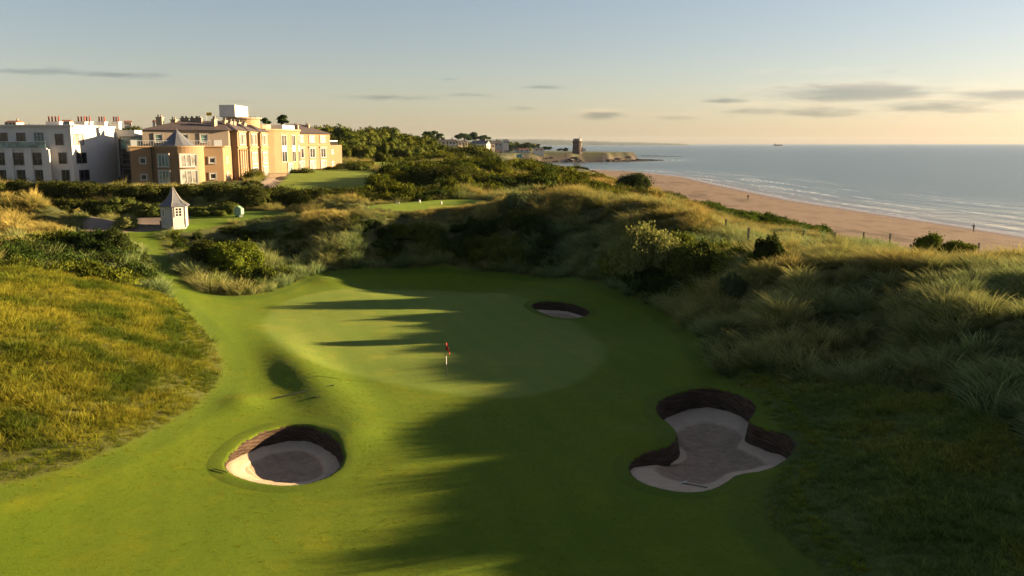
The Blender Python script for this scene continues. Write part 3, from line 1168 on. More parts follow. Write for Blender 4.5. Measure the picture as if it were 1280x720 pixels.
def foliage_geo(lobes, n, leaf, seed=0, elong=1.6, upward=0.25, core=0.78, shell=0.35, spikes=0):
    """leaf-sized quads spread through the outer part of a set of ellipsoid lobes, plus a closed inner mass"""
    rg = np.random.default_rng(seed)
    L = np.array(lobes, float)
    ar = (L[:, 3] * L[:, 4] + L[:, 4] * L[:, 5] + L[:, 3] * L[:, 5])
    pick = rg.choice(len(L), n, p=ar / ar.sum())
    d = rg.normal(size=(n, 3))
    d /= np.linalg.norm(d, axis=1)[:, None]
    d[:, 2] = np.where(d[:, 2] < -0.35, -d[:, 2], d[:, 2])
    rr = 1 - shell * rg.random(n) ** 1.3 + 0.14 * rg.normal(size=n) * (rg.random(n) < 0.4)
    # uneven surface: clumps that stand out and hollows
    q = L[pick, :3] + d * L[pick, 3:6]
    lump = fbm(q[:, 0] + q[:, 2] * 0.7, q[:, 1] + q[:, 2] * 0.9, max(0.35, float(L[:, 3].mean()) * 0.45), 2, seed % 7) - 0.5
    rr = rr * (1 + 0.42 * lump)
    c = L[pick, :3] + d * L[pick, 3:6] * rr[:, None]
    a, b = rand_rot(n, rg)
    nrm = d * 0.9 + rg.normal(size=(n, 3)) * 0.6
    nrm /= np.linalg.norm(nrm, axis=1)[:, None]
    a = a - (a * nrm).sum(1)[:, None] * nrm
    a[:, 2] += upward
    a /= np.linalg.norm(a, axis=1)[:, None]
    b = np.cross(nrm, a)
    b /= np.linalg.norm(b, axis=1)[:, None] + 1e-9
    sz = leaf * (0.6 + 0.8 * rg.random(n))
    A = a * (sz * elong / 2)[:, None]
    B = b * (sz / 2)[:, None]
    v = np.stack([c - A, c + B * 0.9, c + A, c - B * 0.9], 1).reshape(-1, 3)
    f = np.arange(n * 4).reshape(-1, 4)
    lr = np.repeat(rg.random(n), 4)
    iv, ifc = ico()
    vs = [v]
    fs = [f]
    lrs = [lr]
    k = n * 4
    if core > 0:
        for j in range(len(L)):
            w = 1 + 0.25 * (fbm(iv[:, 0] * 2 + j, iv[:, 1] * 2 + iv[:, 2] * 2, 1.0, 2, j % 9) - 0.5)
            vs.append(L[j, :3] + iv * L[j, 3:6] * core * w[:, None])
            fq = np.concatenate([ifc, ifc[:, 2:3]], 1) + k
            fs.append(fq)
            lrs.append(np.zeros(len(iv)))
            k += len(iv)
    return np.concatenate(vs), fs, np.concatenate(lrs)


def foliage_mesh(name, lobes, n, leaf, mat, seed=0, parent=None, link=True, **kw):
    v, fs, lr = foliage_geo(lobes, n, leaf, seed, **kw)
    quads = fs[0]
    tris = [f[:, :3] for f in fs[1:]]
    # one loop array with mixed sizes
    me = bpy.data.meshes.new(name)
    me.vertices.add(len(v))
    me.vertices.foreach_set("co", v.astype(np.float32).ravel())
    tr = np.concatenate(tris) if tris else np.zeros((0, 3), int)
    li = np.concatenate([quads.ravel(), tr.ravel()]).astype(np.int32)
    me.loops.add(len(li))
    me.loops.foreach_set("vertex_index", li)
    me.polygons.add(len(quads) + len(tr))
    ls = np.concatenate([np.arange(len(quads)) * 4, len(quads) * 4 + np.arange(len(tr)) * 3]).astype(np.int32)
    me.polygons.foreach_set("loop_start", ls)
    me.update(calc_edges=True)
    at = me.attributes.new("lrand", 'FLOAT', 'POINT')
    at.data.foreach_set("value", lr.astype(np.float32))
    me.materials.append(mat)
    o = bpy.data.objects.new(name, me)
    if link:
        COL.objects.link(o)
    if parent is not None:
        o.parent = parent
    return o


def tuft_geo(nb, h, spread, w, seed, lean=0.25, droop=0.35, wind=(-0.1, 0.0)):
    rg = np.random.default_rng(seed)
    V_, F_, B_, L_ = [], [], [], []
    k = 0
    for i in range(nb):
        a = rg.random() * 2 * math.pi
        r = spread * math.sqrt(rg.random())
        bx, by = r * math.cos(a), r * math.sin(a)
        hh_ = h * (0.55 + 0.6 * rg.random())
        oa = a + rg.normal() * 0.7
        ox, oy = math.cos(oa), math.sin(oa)
        ln = lean * (0.4 + rg.random()) * (r / spread + 0.3)
        ww = w * (0.6 + 0.8 * rg.random())
        fa = rg.random() * math.pi
        sx, sy = math.cos(fa) * ww / 2, math.sin(fa) * ww / 2
        pts = []
        for s_ in (0, 0.4, 0.75, 1.0):
            out = hh_ * (ln * s_ + droop * s_ * s_ * 0.8)
            z = hh_ * (s_ - droop * 0.45 * s_ ** 3)
            pts.append((bx + ox * out + wind[0] * hh_ * s_ * s_, by + oy * out + wind[1] * hh_ * s_ * s_, z))
        lr = rg.random()
        for j, p in enumerate(pts):
            q = (1.0, 0.9, 0.6, 0.12)[j]
            V_.append((p[0] - sx * q, p[1] - sy * q, p[2]))
            V_.append((p[0] + sx * q, p[1] + sy * q, p[2]))
            B_ += [(0, 0.35, 0.75, 1.0)[j]] * 2
            L_ += [lr] * 2
        for j in range(3):
            F_.append((k + 2 * j, k + 2 * j + 1, k + 2 * j + 3, k + 2 * j + 2))
        k += 8
    return np.array(V_), np.array(F_), B_, L_


def tuft_obj(name, mat, **kw):
    v, f, b, l = tuft_geo(**kw)
    return mesh_np(name, v, f, mat, link=False, attrs={'bladeh': ('FLOAT', b), 'lrand': ('FLOAT', l)})


def make_coll(name, objs):
    c = bpy.data.collections.new(name)
    for o in objs:
        c.objects.link(o)
    return c


def scatter(name, label, cat, coll, pts, rot, scl, tint, ids, kind='stuff'):
    n = len(pts)
    me = bpy.data.meshes.new(name)
    me.vertices.add(n)
    me.vertices.foreach_set("co", np.asarray(pts, np.float32).ravel())
    for an, typ, arr, key in (('rot', 'FLOAT_VECTOR', rot, 'vector'), ('scl', 'FLOAT_VECTOR', scl, 'vector'), ('tint', 'FLOAT_COLOR', tint, 'color'), ('pick', 'INT', ids, 'value')):
        at = me.attributes.new(an, typ, 'POINT')
        at.data.foreach_set(key, np.asarray(arr, np.int32 if typ == 'INT' else np.float32).ravel())
    o = bpy.data.objects.new(name, me)
    COL.objects.link(o)
    ng = bpy.data.node_groups.new(name, 'GeometryNodeTree')
    ng.interface.new_socket('Geometry', in_out='INPUT', socket_type='NodeSocketGeometry')
    ng.interface.new_socket('Geometry', in_out='OUTPUT', socket_type='NodeSocketGeometry')
    gi = ng.nodes.new('NodeGroupInput')
    go = ng.nodes.new('NodeGroupOutput')
    ip = ng.nodes.new('GeometryNodeInstanceOnPoints')
    ci = ng.nodes.new('GeometryNodeCollectionInfo')
    ci.inputs['Collection'].default_value = coll
    ci.inputs['Separate Children'].default_value = True
    ci.inputs['Reset Children'].default_value = True
    ip.inputs['Pick Instance'].default_value = True

    def na(nm, dt):
        q = ng.nodes.new('GeometryNodeInputNamedAttribute')
        q.data_type = dt
        q.inputs['Name'].default_value = nm
        return [s_ for s_ in q.outputs if s_.enabled and s_.name == 'Attribute'][0]
    ng.links.new(gi.outputs[0], ip.inputs['Points'])
    ng.links.new(ci.outputs[0], ip.inputs['Instance'])
    ng.links.new(na('pick', 'INT'), ip.inputs['Instance Index'])
    ng.links.new(na('rot', 'FLOAT_VECTOR'), ip.inputs['Rotation'])
    ng.links.new(na('scl', 'FLOAT_VECTOR'), ip.inputs['Scale'])
    ng.links.new(ip.outputs[0], go.inputs[0])
    md = o.modifiers.new('scatter', 'NODES')
    md.node_group = ng
    tag(o, label, cat, kind=kind)
    return o


M_MARRAM = foliage_mat("marram_blades", (0.045, 0.070, 0.030), tip=(0.260, 0.255, 0.130), transl=0.2)
M_GOLD = foliage_mat("meadow_blades", (0.052, 0.068, 0.010), tip=(0.200, 0.190, 0.042), transl=0.25)
M_ROUGH = foliage_mat("rough_blades", (0.070, 0.098, 0.020), tip=(0.235, 0.235, 0.085), transl=0.25)
M_SCRUB = foliage_mat("scrub_leaves", (0.046, 0.060, 0.015), transl=0.2, nscale=0.35)
M_WOOD = foliage_mat("wood_leaves", (0.060, 0.068, 0.018), transl=0.15, nscale=0.12)
M_BARK = simple_mat("bark", (0.10, 0.075, 0.055), 0.9, 0.4, 4, bump=0.5)

MAR = make_coll("tpl_marram", [tuft_obj("tuft_a%d" % i, M_MARRAM, nb=64, h=0.88, spread=0.40, w=0.022, seed=i, lean=0.35, droop=0.45, wind=(-0.18, -0.05)) for i in range(5)])
GOL = make_coll("tpl_gold", [tuft_obj("tuft_g%d" % i, M_GOLD, nb=56, h=0.40, spread=0.36, w=0.017, seed=20 + i, lean=0.5, droop=0.3, wind=(-0.15, 0)) for i in range(5)])
ROU = make_coll("tpl_rough", [tuft_obj("tuft_r%d" % i, M_ROUGH, nb=40, h=0.32, spread=0.32, w=0.020, seed=40 + i, lean=0.5, droop=0.4, wind=(-0.1, 0)) for i in range(5)])


def lobes_for(kind, seed):
    rg = np.random.default_rng(seed)
    if kind == 'clump':
        return [(rg.normal() * 0.35, rg.normal() * 0.35, 0.25 + rg.random() * 0.35, 0.40 + rg.random() * 0.25, 0.40 + rg.random() * 0.25, 0.32 + rg.random() * 0.25) for _ in range(4)]
    if kind == 'crown':
        return [(rg.normal() * 0.42, rg.normal() * 0.42, 0.75 + rg.normal() * 0.25, 0.42 + rg.random() * 0.25, 0.42 + rg.random() * 0.25, 0.34 + rg.random() * 0.22) for _ in range(8)]


SCR = make_coll("tpl_scrub", [foliage_mesh("clump_%d" % i, lobes_for('clump', 60 + i), 620, 0.080, M_SCRUB, seed=60 + i, link=False, shell=0.75, core=0.5, upward=0.9, elong=2.2) for i in range(6)])
WOD = make_coll("tpl_wood", [foliage_mesh("crown_%d" % i, lobes_for('crown', 80 + i), 900, 0.095, M_WOOD, seed=80 + i, link=False, shell=0.45, core=0.72) for i in range(5)])


def rand_pts(x0, x1, y0, y1, dens, seed=0):
    rg = np.random.default_rng(seed)
    n = int((x1 - x0) * (y1 - y0) * dens)
    return rg.uniform(x0, x1, n), rg.uniform(y0, y1, n), rg


def in_view(x, y, m=1.12):
    return (np.abs(x) < (y * CP + 3) * 0.5926 * m + 3) & (y > 22)


def clear_of(x, y, pad=0.15):
    ok = np.ones(x.shape, bool)
    for q in (MOWN, HUTLAWN, TEE, LAWN2, LAWN3, PATH1, PATH2):
        ok &= sdist(x, y, q) < -pad
    for b in BUNK:
        ok &= sdist(x, y, [tuple(p[:2]) for p in b['out']]) < -0.25
    ok &= coast_sd(x, y) > 53
    return ok


def orient(n, rg, tilt=0.12, yaw=True):
    r = rg.normal(size=(n, 3)) * tilt
    r[:, 2] = rg.uniform(0, 2 * math.pi, n) if yaw else rg.normal(size=n) * 0.5
    return r


def S3(s, rg, zvar=0.2):
    s = np.asarray(s)
    return np.stack([s, s, s * (1 + zvar * rg.normal(size=len(s)).clip(-1.5, 1.5))], 1)


def tints(base, n, rg, var=0.18):
    t = np.ones((n, 4))
    t[:, :3] = base * (1 + var * rg.normal(size=(n, 1)).clip(-2, 2))
    return np.clip(t, 0.05, 4)


# buildings footprint to keep free
HOTEL_KEEP = [(-135, 146), (-47, 146), (-47, 152), (-53, 195), (-52, 215), (-44, 232), (-38, 240), (-60, 262), (-140, 262)]


def free_of_hotel(x, y):
    return ~inpoly(x, y, HOTEL_KEEP)


# --- marram on the dunes (near belt)
x, y, rg = rand_pts(-75, 66, 24, 132, 6.0, 1)
ok = in_view(x, y) & clear_of(x, y)
x, y = x[ok], y[ok]
inl = inpoly(x, y, LMOUND)
ins = inpoly(x, y, SCRUB1) | inpoly(x, y, SCRUB2) | inpoly(x, y, SCRUB3)
inr = inpoly(x, y, ROUGH)
patch = fbm(x, y, 4.0, 3, 12)
keep = ~inl & ~inr & (~ins | (patch > 0.50)) & (rg.random(len(x)) < 0.95)
# gaps of shorter tufts with a darker tint
gapv = fbm(x, y, 2.6, 3, 21)
x, y, gapv = x[keep], y[keep], gapv[keep]
z = grid_h(H, x, y)
n = len(x)
s = (0.55 + 1.0 * fbm(x, y, 3.0, 2, 3) + 0.15 * rg.normal(size=n)) * (0.5 + 0.5 * sstep(0.33, 0.43, gapv))
big = fbm(x, y, 7, 3, 31)[:, None]
crest = sstep(8.5, 10.2, z)[:, None]
cg = np.array((0.78, 1.02, 0.95))[None] * (1 - big) + np.array((1.40, 1.50, 1.30))[None] * big
cstraw = np.array((1.60, 1.25, 0.85))[None]
w = np.clip(0.25 + 0.6 * crest * (y[:, None] > 60) + (big - 0.5) * 1.6, 0, 1)
tb = cg * (1 - w) + cstraw * w
tb = tb * (0.62 + 0.38 * sstep(0.33, 0.45, gapv))[:, None]
rgc = np.random.default_rng(77)
ccx = rgc.uniform(-75, 66, 9000)
ccy = rgc.uniform(24, 132, 9000)
dn = np.full(n, 9.9)
vx = np.zeros(n)
vy = np.zeros(n)
for a_i in range(0, n, 2000):
    dx_ = x[a_i:a_i + 2000, None] - ccx[None]
    dy_ = y[a_i:a_i + 2000, None] - ccy[None]
    d2 = dx_ ** 2 + dy_ ** 2
    k_ = d2.argmin(1)
    ar_ = np.arange(len(k_))
    dn[a_i:a_i + 2000] = np.sqrt(d2[ar_, k_])
    vx[a_i:a_i + 2000] = dx_[ar_, k_]
    vy[a_i:a_i + 2000] = dy_[ar_, k_]
prof_ = np.clip(1 - (dn / 1.15) ** 2, 0, 1)
s = s * (0.42 + 0.95 * prof_)
tb = tb * (0.55 + 0.6 * prof_)[:, None]  # shade between clumps put into the tint, darker towards clump edges
rot_ = orient(n, rg, 0.10, yaw=False)
rot_[:, 0] += -vy * 0.35
rot_[:, 1] += vx * 0.35 - 0.12
nteep = polydist(x, y, TEE)
s = np.where((nteep < 7) | (polydist(x, y, HUTLAWN) < 8) | (polydist(x, y, PATH1) < 6), s * 0.55, s)
scatter("marram_grass", "long grey-green marram grass blowing over the dunes beside the green", "grass", MAR,
        np.stack([x, y, z - 0.04], 1), rot_, S3(s.clip(0.25, 1.8), rg), tints(tb, n, rg), rg.integers(0, 5, n))

# --- golden meadow on the left mound
x, y, rg = rand_pts(-60, -14, 26, 84, 15, 2)
ok = in_view(x, y) & inpoly(x, y, LMOUND) & (sdist(x, y, MOWN) < -0.1)
x, y = x[ok], y[ok]
z = grid_h(H, x, y)
n = len(x)
g1 = fbm(x, y, 2.2, 3, 41)[:, None]
g2 = fbm(x, y, 6.0, 3, 42)[:, None]
edge = sstep(0, 3.0, -sdist(x, y, MOWN))
s = (0.35 + 0.75 * fbm(x, y, 1.7, 2, 43) + 0.16 * rg.normal(size=n)) * (0.5 + 0.5 * edge) + 0.5 * (rg.random(n) < 0.03)
w = np.clip((g1 - 0.5) * 4.2 + 0.5 + (g2 - 0.5) * 1.6, 0, 1)
tb = np.array((0.45, 0.62, 0.42))[None] * (1 - w) + np.array((1.30, 1.22, 0.80))[None] * w
scatter("meadow_grass", "golden dry meadow grass covering the mound on the left", "grass", GOL,
        np.stack([x, y, z - 0.03], 1), orient(n, rg, 0.2), S3(s.clip(0.3, 1.5), rg), tints(tb, n, rg, 0.25), rg.integers(0, 5, n))

# --- semi-rough lower right
x, y, rg = rand_pts(8, 34, 24, 62, 16, 3)
ok = in_view(x, y) & inpoly(x, y, ROUGH) & clear_of(x, y, 0.05)
x, y = x[ok], y[ok]
z = grid_h(H, x, y)
n = len(x)
g1 = fbm(x, y, 2.5, 3, 51)[:, None]
edge = sstep(0, 5.0, -sdist(x, y, MOWN))
s = (0.45 + 0.9 * edge * fbm(x, y, 2.0, 2, 53) + 0.12 * rg.normal(size=n))
w = np.clip((g1 - 0.5) * 3.0 + 0.4, 0, 1)
tb = np.array((0.75, 0.95, 0.8))[None] * (1 - w) + np.array((1.25, 1.15, 0.8))[None] * w
scatter("rough_grass", "short dark green rough grass at the lower right of the green", "grass", ROU,
        np.stack([x, y, z - 0.03], 1), orient(n, rg, 0.25), S3(s.clip(0.3, 1.6), rg), tints(tb, n, rg, 0.2), rg.integers(0, 5, n))

# --- blades standing in the mown turf and the ragged first cut
x, y, rg = rand_pts(-36, 24, 26, 64, 14, 33)
sm_ = sdist(x, y, MOWN)
ok = in_view(x, y) & (sm_ > 0.2) & (sdist(x, y, GREEN) < -0.3)
for b in BUNK:
    ok &= sdist(x, y, [tuple(p[:2]) for p in b['out']]) < -0.1
ok &= rg.random(len(x)) < 1 - 0.5 * sstep(45, 64, y)
xa_, ya_ = x[ok], y[ok]
sa_ = 0.11 + 0.07 * fbm(xa_, ya_, 1.2, 3, 57) + 0.02 * rg.normal(size=len(xa_))
x, y, rg2 = rand_pts(-60, 40, 26, 105, 16, 34)
sm_ = sdist(x, y, MOWN)
ok = in_view(x, y) & (sm_ > -1.6) & (sm_ < 0.7)
for b in BUNK:
    ok &= sdist(x, y, [tuple(p[:2]) for p in b['out']]) < -0.1
x, y, sm_ = x[ok], y[ok], sm_[ok]
ok = rg2.random(len(x)) < np.clip(1.0 - (sm_ + 0.1 + 0.9 * (fbm(x, y, 1.5, 3, 58) - 0.5)) / 0.8, 0.02, 1)
x, y, sm_ = x[ok], y[ok], sm_[ok]
sb_ = 0.20 + 0.35 * np.clip(-sm_ / 1.6, 0, 1) + 0.04 * rg2.normal(size=len(x))
xt_ = np.concatenate([xa_, x])
yt_ = np.concatenate([ya_, y])
st_ = np.concatenate([sa_, sb_]).clip(0.07, 0.8)
n = len(xt_)
w = fbm(xt_, yt_, 3.0, 3, 59)[:, None]
tb = np.array((1.00, 1.08, 0.28))[None] * (1 - w) + np.array((1.35, 1.20, 0.35))[None] * w
scatter("mown_grass", "blades of short mown grass on the fairway and its ragged edge", "grass", ROU,
        np.stack([xt_, yt_, grid_h(H, xt_, yt_) - 0.015], 1), orient(n, rg, 0.2), S3(st_, rg, 0.1), tints(tb, n, rg, 0.15), rg.integers(0, 5, n))

# --- scrub on the banks
pts_l = []
for (poly, dens, sd_, smin, smax) in ((SCRUB1, 1.3, 4, 0.9, 1.7), (SCRUB2, 1.1, 5, 0.9, 1.8), (SCRUB3, 1.6, 6, 1.1, 2.1)):
    px = [p[0] for p in poly]
    py = [p[1] for p in poly]
    x, y, rg = rand_pts(min(px), max(px), min(py), max(py), dens, sd_)
    ok = inpoly(x, y, poly) & clear_of(x, y, 1.3)
    x, y = x[ok], y[ok]
    q = fbm(x, y, 5, 3, 61)
    ok = q > 0.30
    x, y, q = x[ok], y[ok], q[ok]
    pts_l.append(np.stack([x, y, smin + (smax - smin) * q * rg.uniform(0.6, 1.2, len(x))], 1))
A_ = np.concatenate(pts_l)
x, y, s = A_.T
s = np.where((y > 92) & (x < -16), s * 0.62, s)
z = grid_h(H, x, y)
n = len(x)
rg = np.random.default_rng(8)
g1 = fbm(x, y, 5.0, 3, 71)[:, None]
w = np.clip((g1 - 0.5) * 3.2 + 0.4, 0, 1)
tb = np.array((0.55, 0.66, 0.65))[None] * (1 - w) + np.array((1.9, 1.65, 1.0))[None] * w
scatter("bank_scrub", "dense bramble and fern scrub on the banks around the green", "scrub", SCR,
        np.stack([x, y, z - 0.15], 1), orient(n, rg, 0.2), S3(s, rg), tints(tb, n, rg, 0.25), rg.integers(0, 6, n))

# --- farther dune land: scrub and pale grass, 128 m to 520 m
x, y, rg = rand_pts(-90, 62, 122, 520, 0.42, 9)
ok = in_view(x, y) & clear_of(x, y, 0.5) & free_of_hotel(x, y) & ~((x < -24) & (y < 152))
x, y = x[ok], y[ok]
q = fbm(x, y, 16, 4, 81)
sea_side = sstep(8, 34, x)
scr = q > (0.50 + 0.12 * sea_side)
xs_, ys_ = x[scr], y[scr]
nearw = rg.random(len(xs_)) < 0.9
xs_, ys_ = xs_[nearw], ys_[nearw]
n = len(xs_)
zz = grid_h(H, xs_, ys_)
s = (1.3 + 1.6 * fbm(xs_, ys_, 9, 2, 82)) * rg.uniform(0.7, 1.2, n) * (1 - 0.35 * sstep(5, 30, xs_))
g1 = fbm(xs_, ys_, 6.0, 3, 83)[:, None]
w = np.clip((g1 - 0.5) * 3 + 0.4, 0, 1)
tb = np.array((0.60, 0.66, 0.52))[None] * (1 - w) + np.array((2.1, 1.65, 0.85))[None] * w
scatter("dune_scrub", "low dark scrub spread over the dunes beyond the tee", "scrub", SCR,
        np.stack([xs_, ys_, zz - 0.25], 1), orient(n, rg, 0.15), S3(s, rg), tints(tb, n, rg, 0.25), rg.integers(0, 6, n))
x, y, rg = rand_pts(-100, 62, 122, 400, 0.9, 10)
ok = in_view(x, y) & clear_of(x, y, 0.4) & free_of_hotel(x, y)
x, y = x[ok], y[ok]
n = len(x)
zz = grid_h(H, x, y)
s = rg.uniform(0.9, 1.7, n) * (1 + 0.5 * sstep(200, 400, y))
g1 = fbm(x, y, 8, 3, 91)[:, None]
w = np.clip(0.35 + (g1 - 0.5) * 2.2 + 0.35 * sstep(0, 20, x)[:, None], 0, 1)
tb = np.array((0.8, 0.95, 0.8))[None] * (1 - w) + np.array((1.85, 1.30, 0.85))[None] * w
scatter("dune_grass", "pale dry grass on the distant dunes behind the tee and along the beach", "grass", MAR,
        np.stack([x, y, zz - 0.05], 1), orient(n, rg, 0.2), S3(s, rg), tints(tb, n, rg), rg.integers(0, 5, n))

# --- green creeping cover at the dune toe
COVER = [P(u, v, 2.6)[:2] for u, v in [(868, 261), (900, 263), (960, 274), (1035, 291), (1030, 299), (960, 292), (920, 284), (880, 272)]]
px = [p[0] for p in COVER]
py = [p[1] for p in COVER]
x, y, rg = rand_pts(min(px) - 1, max(px), min(py), max(py), 1.8, 12)
ok = inpoly(x, y, COVER)
x, y = x[ok], y[ok]
n = len(x)
zz = grid_h(H, x, y)
scatter("creeping_scrub", "strip of dark green creeping plants at the top of the beach", "scrub", SCR,
        np.stack([x, y, zz - 0.1], 1), orient(n, rg, 0.15), S3(rg.uniform(1.1, 1.9, n), rg), tints(np.array((1.0, 1.15, 0.7))[None].repeat(n, 0), n, rg, 0.25), rg.integers(0, 6, n))

# --- far woods
WOOD1 = [(-100, 268), (-62, 262), (-44, 262), (-26, 285), (-20, 330), (-18, 372), (-30, 420), (-90, 450), (-150, 430), (-150, 290)]
x, y, rg = rand_pts(-150, -14, 262, 450, 0.055, 13)
ok = inpoly(x, y, WOOD1)
x, y = x[ok], y[ok]
zz = grid_h(H, x, y)
edge_ = sdist(x, y, WOOD1)
s = (2.7 + 2.2 * sstep(0, 25, edge_)) * rg.uniform(0.8, 1.2, len(x))
x2, y2, rg = rand_pts(-420, 10, 470, 900, 0.012, 14)
ok = (coast_sd(x2, y2) > 60) & (fbm(x2, y2, 60, 3, 95) > 0.42) & in_view(x2, y2) & (x2 / y2 < -0.047) & ~((x2 / y2 > -0.088) & (y2 < 600))
x2, y2 = x2[ok], y2[ok]
s2 = rg.uniform(3.5, 6, len(x2))
x3, y3, rg = rand_pts(-900, 60, 1050, 1700, 0.0035, 15)
ok = (coast_sd(x3, y3) > 40) & (fbm(x3, y3, 90, 3, 97) > 0.45) & in_view(x3, y3) & (x3 / y3 < 0.02)
x3, y3 = x3[ok], y3[ok]
s3 = rg.uniform(6, 10, len(x3))
x = np.concatenate([x, x2, x3])
y = np.concatenate([y, y2, y3])
s = np.concatenate([s, s2, s3])
zz = grid_h(H, x, y)
n = len(x)
g1 = fbm(x, y, 25, 3, 99)[:, None]
w = np.clip((g1 - 0.5) * 3 + 0.45, 0, 1)
tb = np.array((0.62, 0.78, 0.75))[None] * (1 - w) + np.array((1.35, 1.25, 0.8))[None] * w
scatter("far_wood", "dark evergreen wood covering the hill behind the hotel and the skyline", "wood", WOD,
        np.stack([x, y, zz - 0.2 * s], 1), orient(n, rg, 0.12), S3(s, rg, 0.15), tints(tb, n, rg, 0.2), rg.integers(0, 5, n))
#__PART2__
# ------------------------------------------------------------------ shrubs, hedges, trees as things
M_LEAF = {}


def leaf_mat(key, col, transl=0.25, nscale=0.8, var=0.35):
    if key not in M_LEAF:
        M_LEAF[key] = foliage_mat("leaf_" + key, col, tint=False, transl=transl, nscale=nscale, var=var)
    return M_LEAF[key]


leaf_mat('pale', (0.165, 0.170, 0.060))
leaf_mat('mid', (0.068, 0.080, 0.020))
leaf_mat('bright', (0.085, 0.105, 0.014))
leaf_mat('dark', (0.035, 0.045, 0.014))
leaf_mat('hedge', (0.042, 0.046, 0.011))
leaf_mat('grey', (0.070, 0.088, 0.042))
leaf_mat('pine', (0.035, 0.055, 0.022), nscale=0.3)
leaf_mat('canopy', (0.060, 0.068, 0.016), nscale=0.2)


def dome_lobes(w, d, h, n, seed, spiky=False):
    rg = np.random.default_rng(seed)
    L = []
    for i in range(n):
        a = rg.random() * 2 * math.pi
        r = math.sqrt(rg.random()) * 0.75
        px, py = r * math.cos(a) * w / 2, r * math.sin(a) * d / 2
        top = h * (1 - 0.55 * r * r) * rg.uniform(0.85, 1.08)
        if spiky:
            q = rg.uniform(0.10, 0.16) * w
            L.append((px, py, top * 0.62, q, q, top * 0.42))
        else:
            q = rg.uniform(0.16, 0.26) * min(w, d * 1.3)
            L.append((px, py, top - q * 0.75, q, q, q * rg.uniform(0.7, 1.0)))
    # skirt so the bush reaches the ground
    for i in range(6):
        a = i * math.pi / 3 + rg.random()
        L.append((math.cos(a) * w * 0.27, math.sin(a) * d * 0.27, h * 0.25, w * 0.24, d * 0.24, h * 0.28))
    return L


def shrub(name, label, u, vb, wpx, hpx, mat, n=4500, leaf=0.10, seed=0, depth=0.8, spiky=False, group=None, y=None, cat='shrub', lobes=14, **kw):
    p = GH(u, vb) if y is None else (PD(u, vb, y)[0], y, hh(PD(u, vb, y)[0], y))
    dist = p[1] * CP + (CAMZ - p[2]) * SP
    w = wpx / FPX * dist
    h = hpx / FPX * dist
    root = empty(name, (p[0], p[1], p[2] - 0.1), label=label, cat=cat, group=group)
    foliage_mesh('foliage', dome_lobes(w, w * depth, h, lobes, seed, spiky), int(n * 1.5), leaf, M_LEAF[mat], seed=seed, parent=root, upward=1.2 if spiky else 0.4, core=0.45 if spiky else 0.66, shell=0.6 if spiky else 0.45, **kw)
    m = MB()
    rg = random.Random(seed)
    for k in range(5):
        a = rg.random() * 6.28
        m.tube([(0, 0, -0.2), (math.cos(a) * w * .08, math.sin(a) * w * .08, h * .3), (math.cos(a) * w * .2, math.sin(a) * w * .2, h * .7)], [0.06 * h / 2 + .02, 0.04, 0.015], 5)
    m.build('stem', M_BARK, root)
    return root


shrub('shrub', "large pale yellow-green shrub on the dune crest catching the sun behind the green", 806, 352, 104, 74, 'pale', 9000, 0.16, 1, spiky=True, lobes=34)
shrub('shrub', "broad olive shrub just right of the large pale sunlit shrub", 872, 352, 84, 52, 'mid', 6500, 0.14, 2, spiky=True, lobes=24)
shrub('shrub', "round dark green bush on the ridge in front of the beach fence posts", 960, 334, 42, 44, 'dark', 3600, 0.12, 3, spiky=True)
shrub('shrub', "small bright shrub leaning against the round dark bush on the ridge", 940, 340, 26, 26, 'bright', 1600, 0.12, 4, spiky=True)
shrub('shrub', "grey-green spiky young shrub on the shaded slope below the olive shrub", 916, 374, 34, 38, 'grey', 1800, 0.11, 5, spiky=True)
shrub('shrub', "small round shrub behind the large pale sunlit shrub", 868, 302, 24, 20, 'mid', 1500, 0.12, 6)
shrub('shrub', "left one of two dark rounded bushes at the beach edge on the right", 1164, 318, 50, 38, 'bright', 4200, 0.11, 7, y=74)
shrub('shrub', "right one of two dark rounded bushes at the beach edge on the right", 1198, 321, 46, 36, 'bright', 4200, 0.11, 8, y=73)
shrub('shrub', "dark round bush with a grassy top beside the path, left of the hut", 142, 315, 48, 30, 'dark', 3600, 0.12, 9)
shrub('shrub', "pale rounded bush standing in the tarmac path left of the hut", 158, 285, 34, 19, 'pale', 2400, 0.10, 10)
shrub('shrub', "big bright green fern covered bush at the near end of the back bank", 294, 350, 80, 52, 'bright', 9000, 0.13, 11, depth=0.7, lobes=22)
shrub('shrub', "dark bush sprawling down the bank beside the swale below the hut", 262, 332, 56, 32, 'hedge', 6500, 0.12, 12, lobes=20)
shrub('shrub', "grey-green bush on the bank crest right of the tee", 655, 262, 56, 24, 'grey', 5000, 0.12, 13, lobes=20)
shrub('shrub', "dark wind-swept bush on the seaward dune edge above the beach", 792, 250, 46, 34, 'dark', 4200, 0.17, 14, y=175)
shrub('shrub', "dense dark bush on the dunes right of the timber box", 668, 222, 50, 20, 'dark', 4500, 0.24, 15, y=232, lobes=18)
for i, (u, vb, w, h, yy, lb) in enumerate([
        (497, 226, 26, 16, 158, "bright green round bush nearest the tee in the row beside the hotel lawn"),
        (478, 233, 24, 16, 146, "bright green round bush second from the tee in the row beside the hotel lawn"),
        (459, 240, 22, 14, 138, "bright green round bush lowest of the row in front of the hotel lawn"),
        (443, 246, 24, 15, 132, "dark green round bush at the left end of the row before the hotel lawn")]):
    shrub('shrub', lb, u, vb, w, h, 'bright' if i < 3 else 'mid', 2200, 0.16, 20 + i, y=yy, group="round bushes beside the hotel lawn")
shrub('shrub', "pale dome of brush below the dark wood beside the arched shelter", 527, 203, 22, 13, 'pale', 1800, 0.28, 25, y=290)
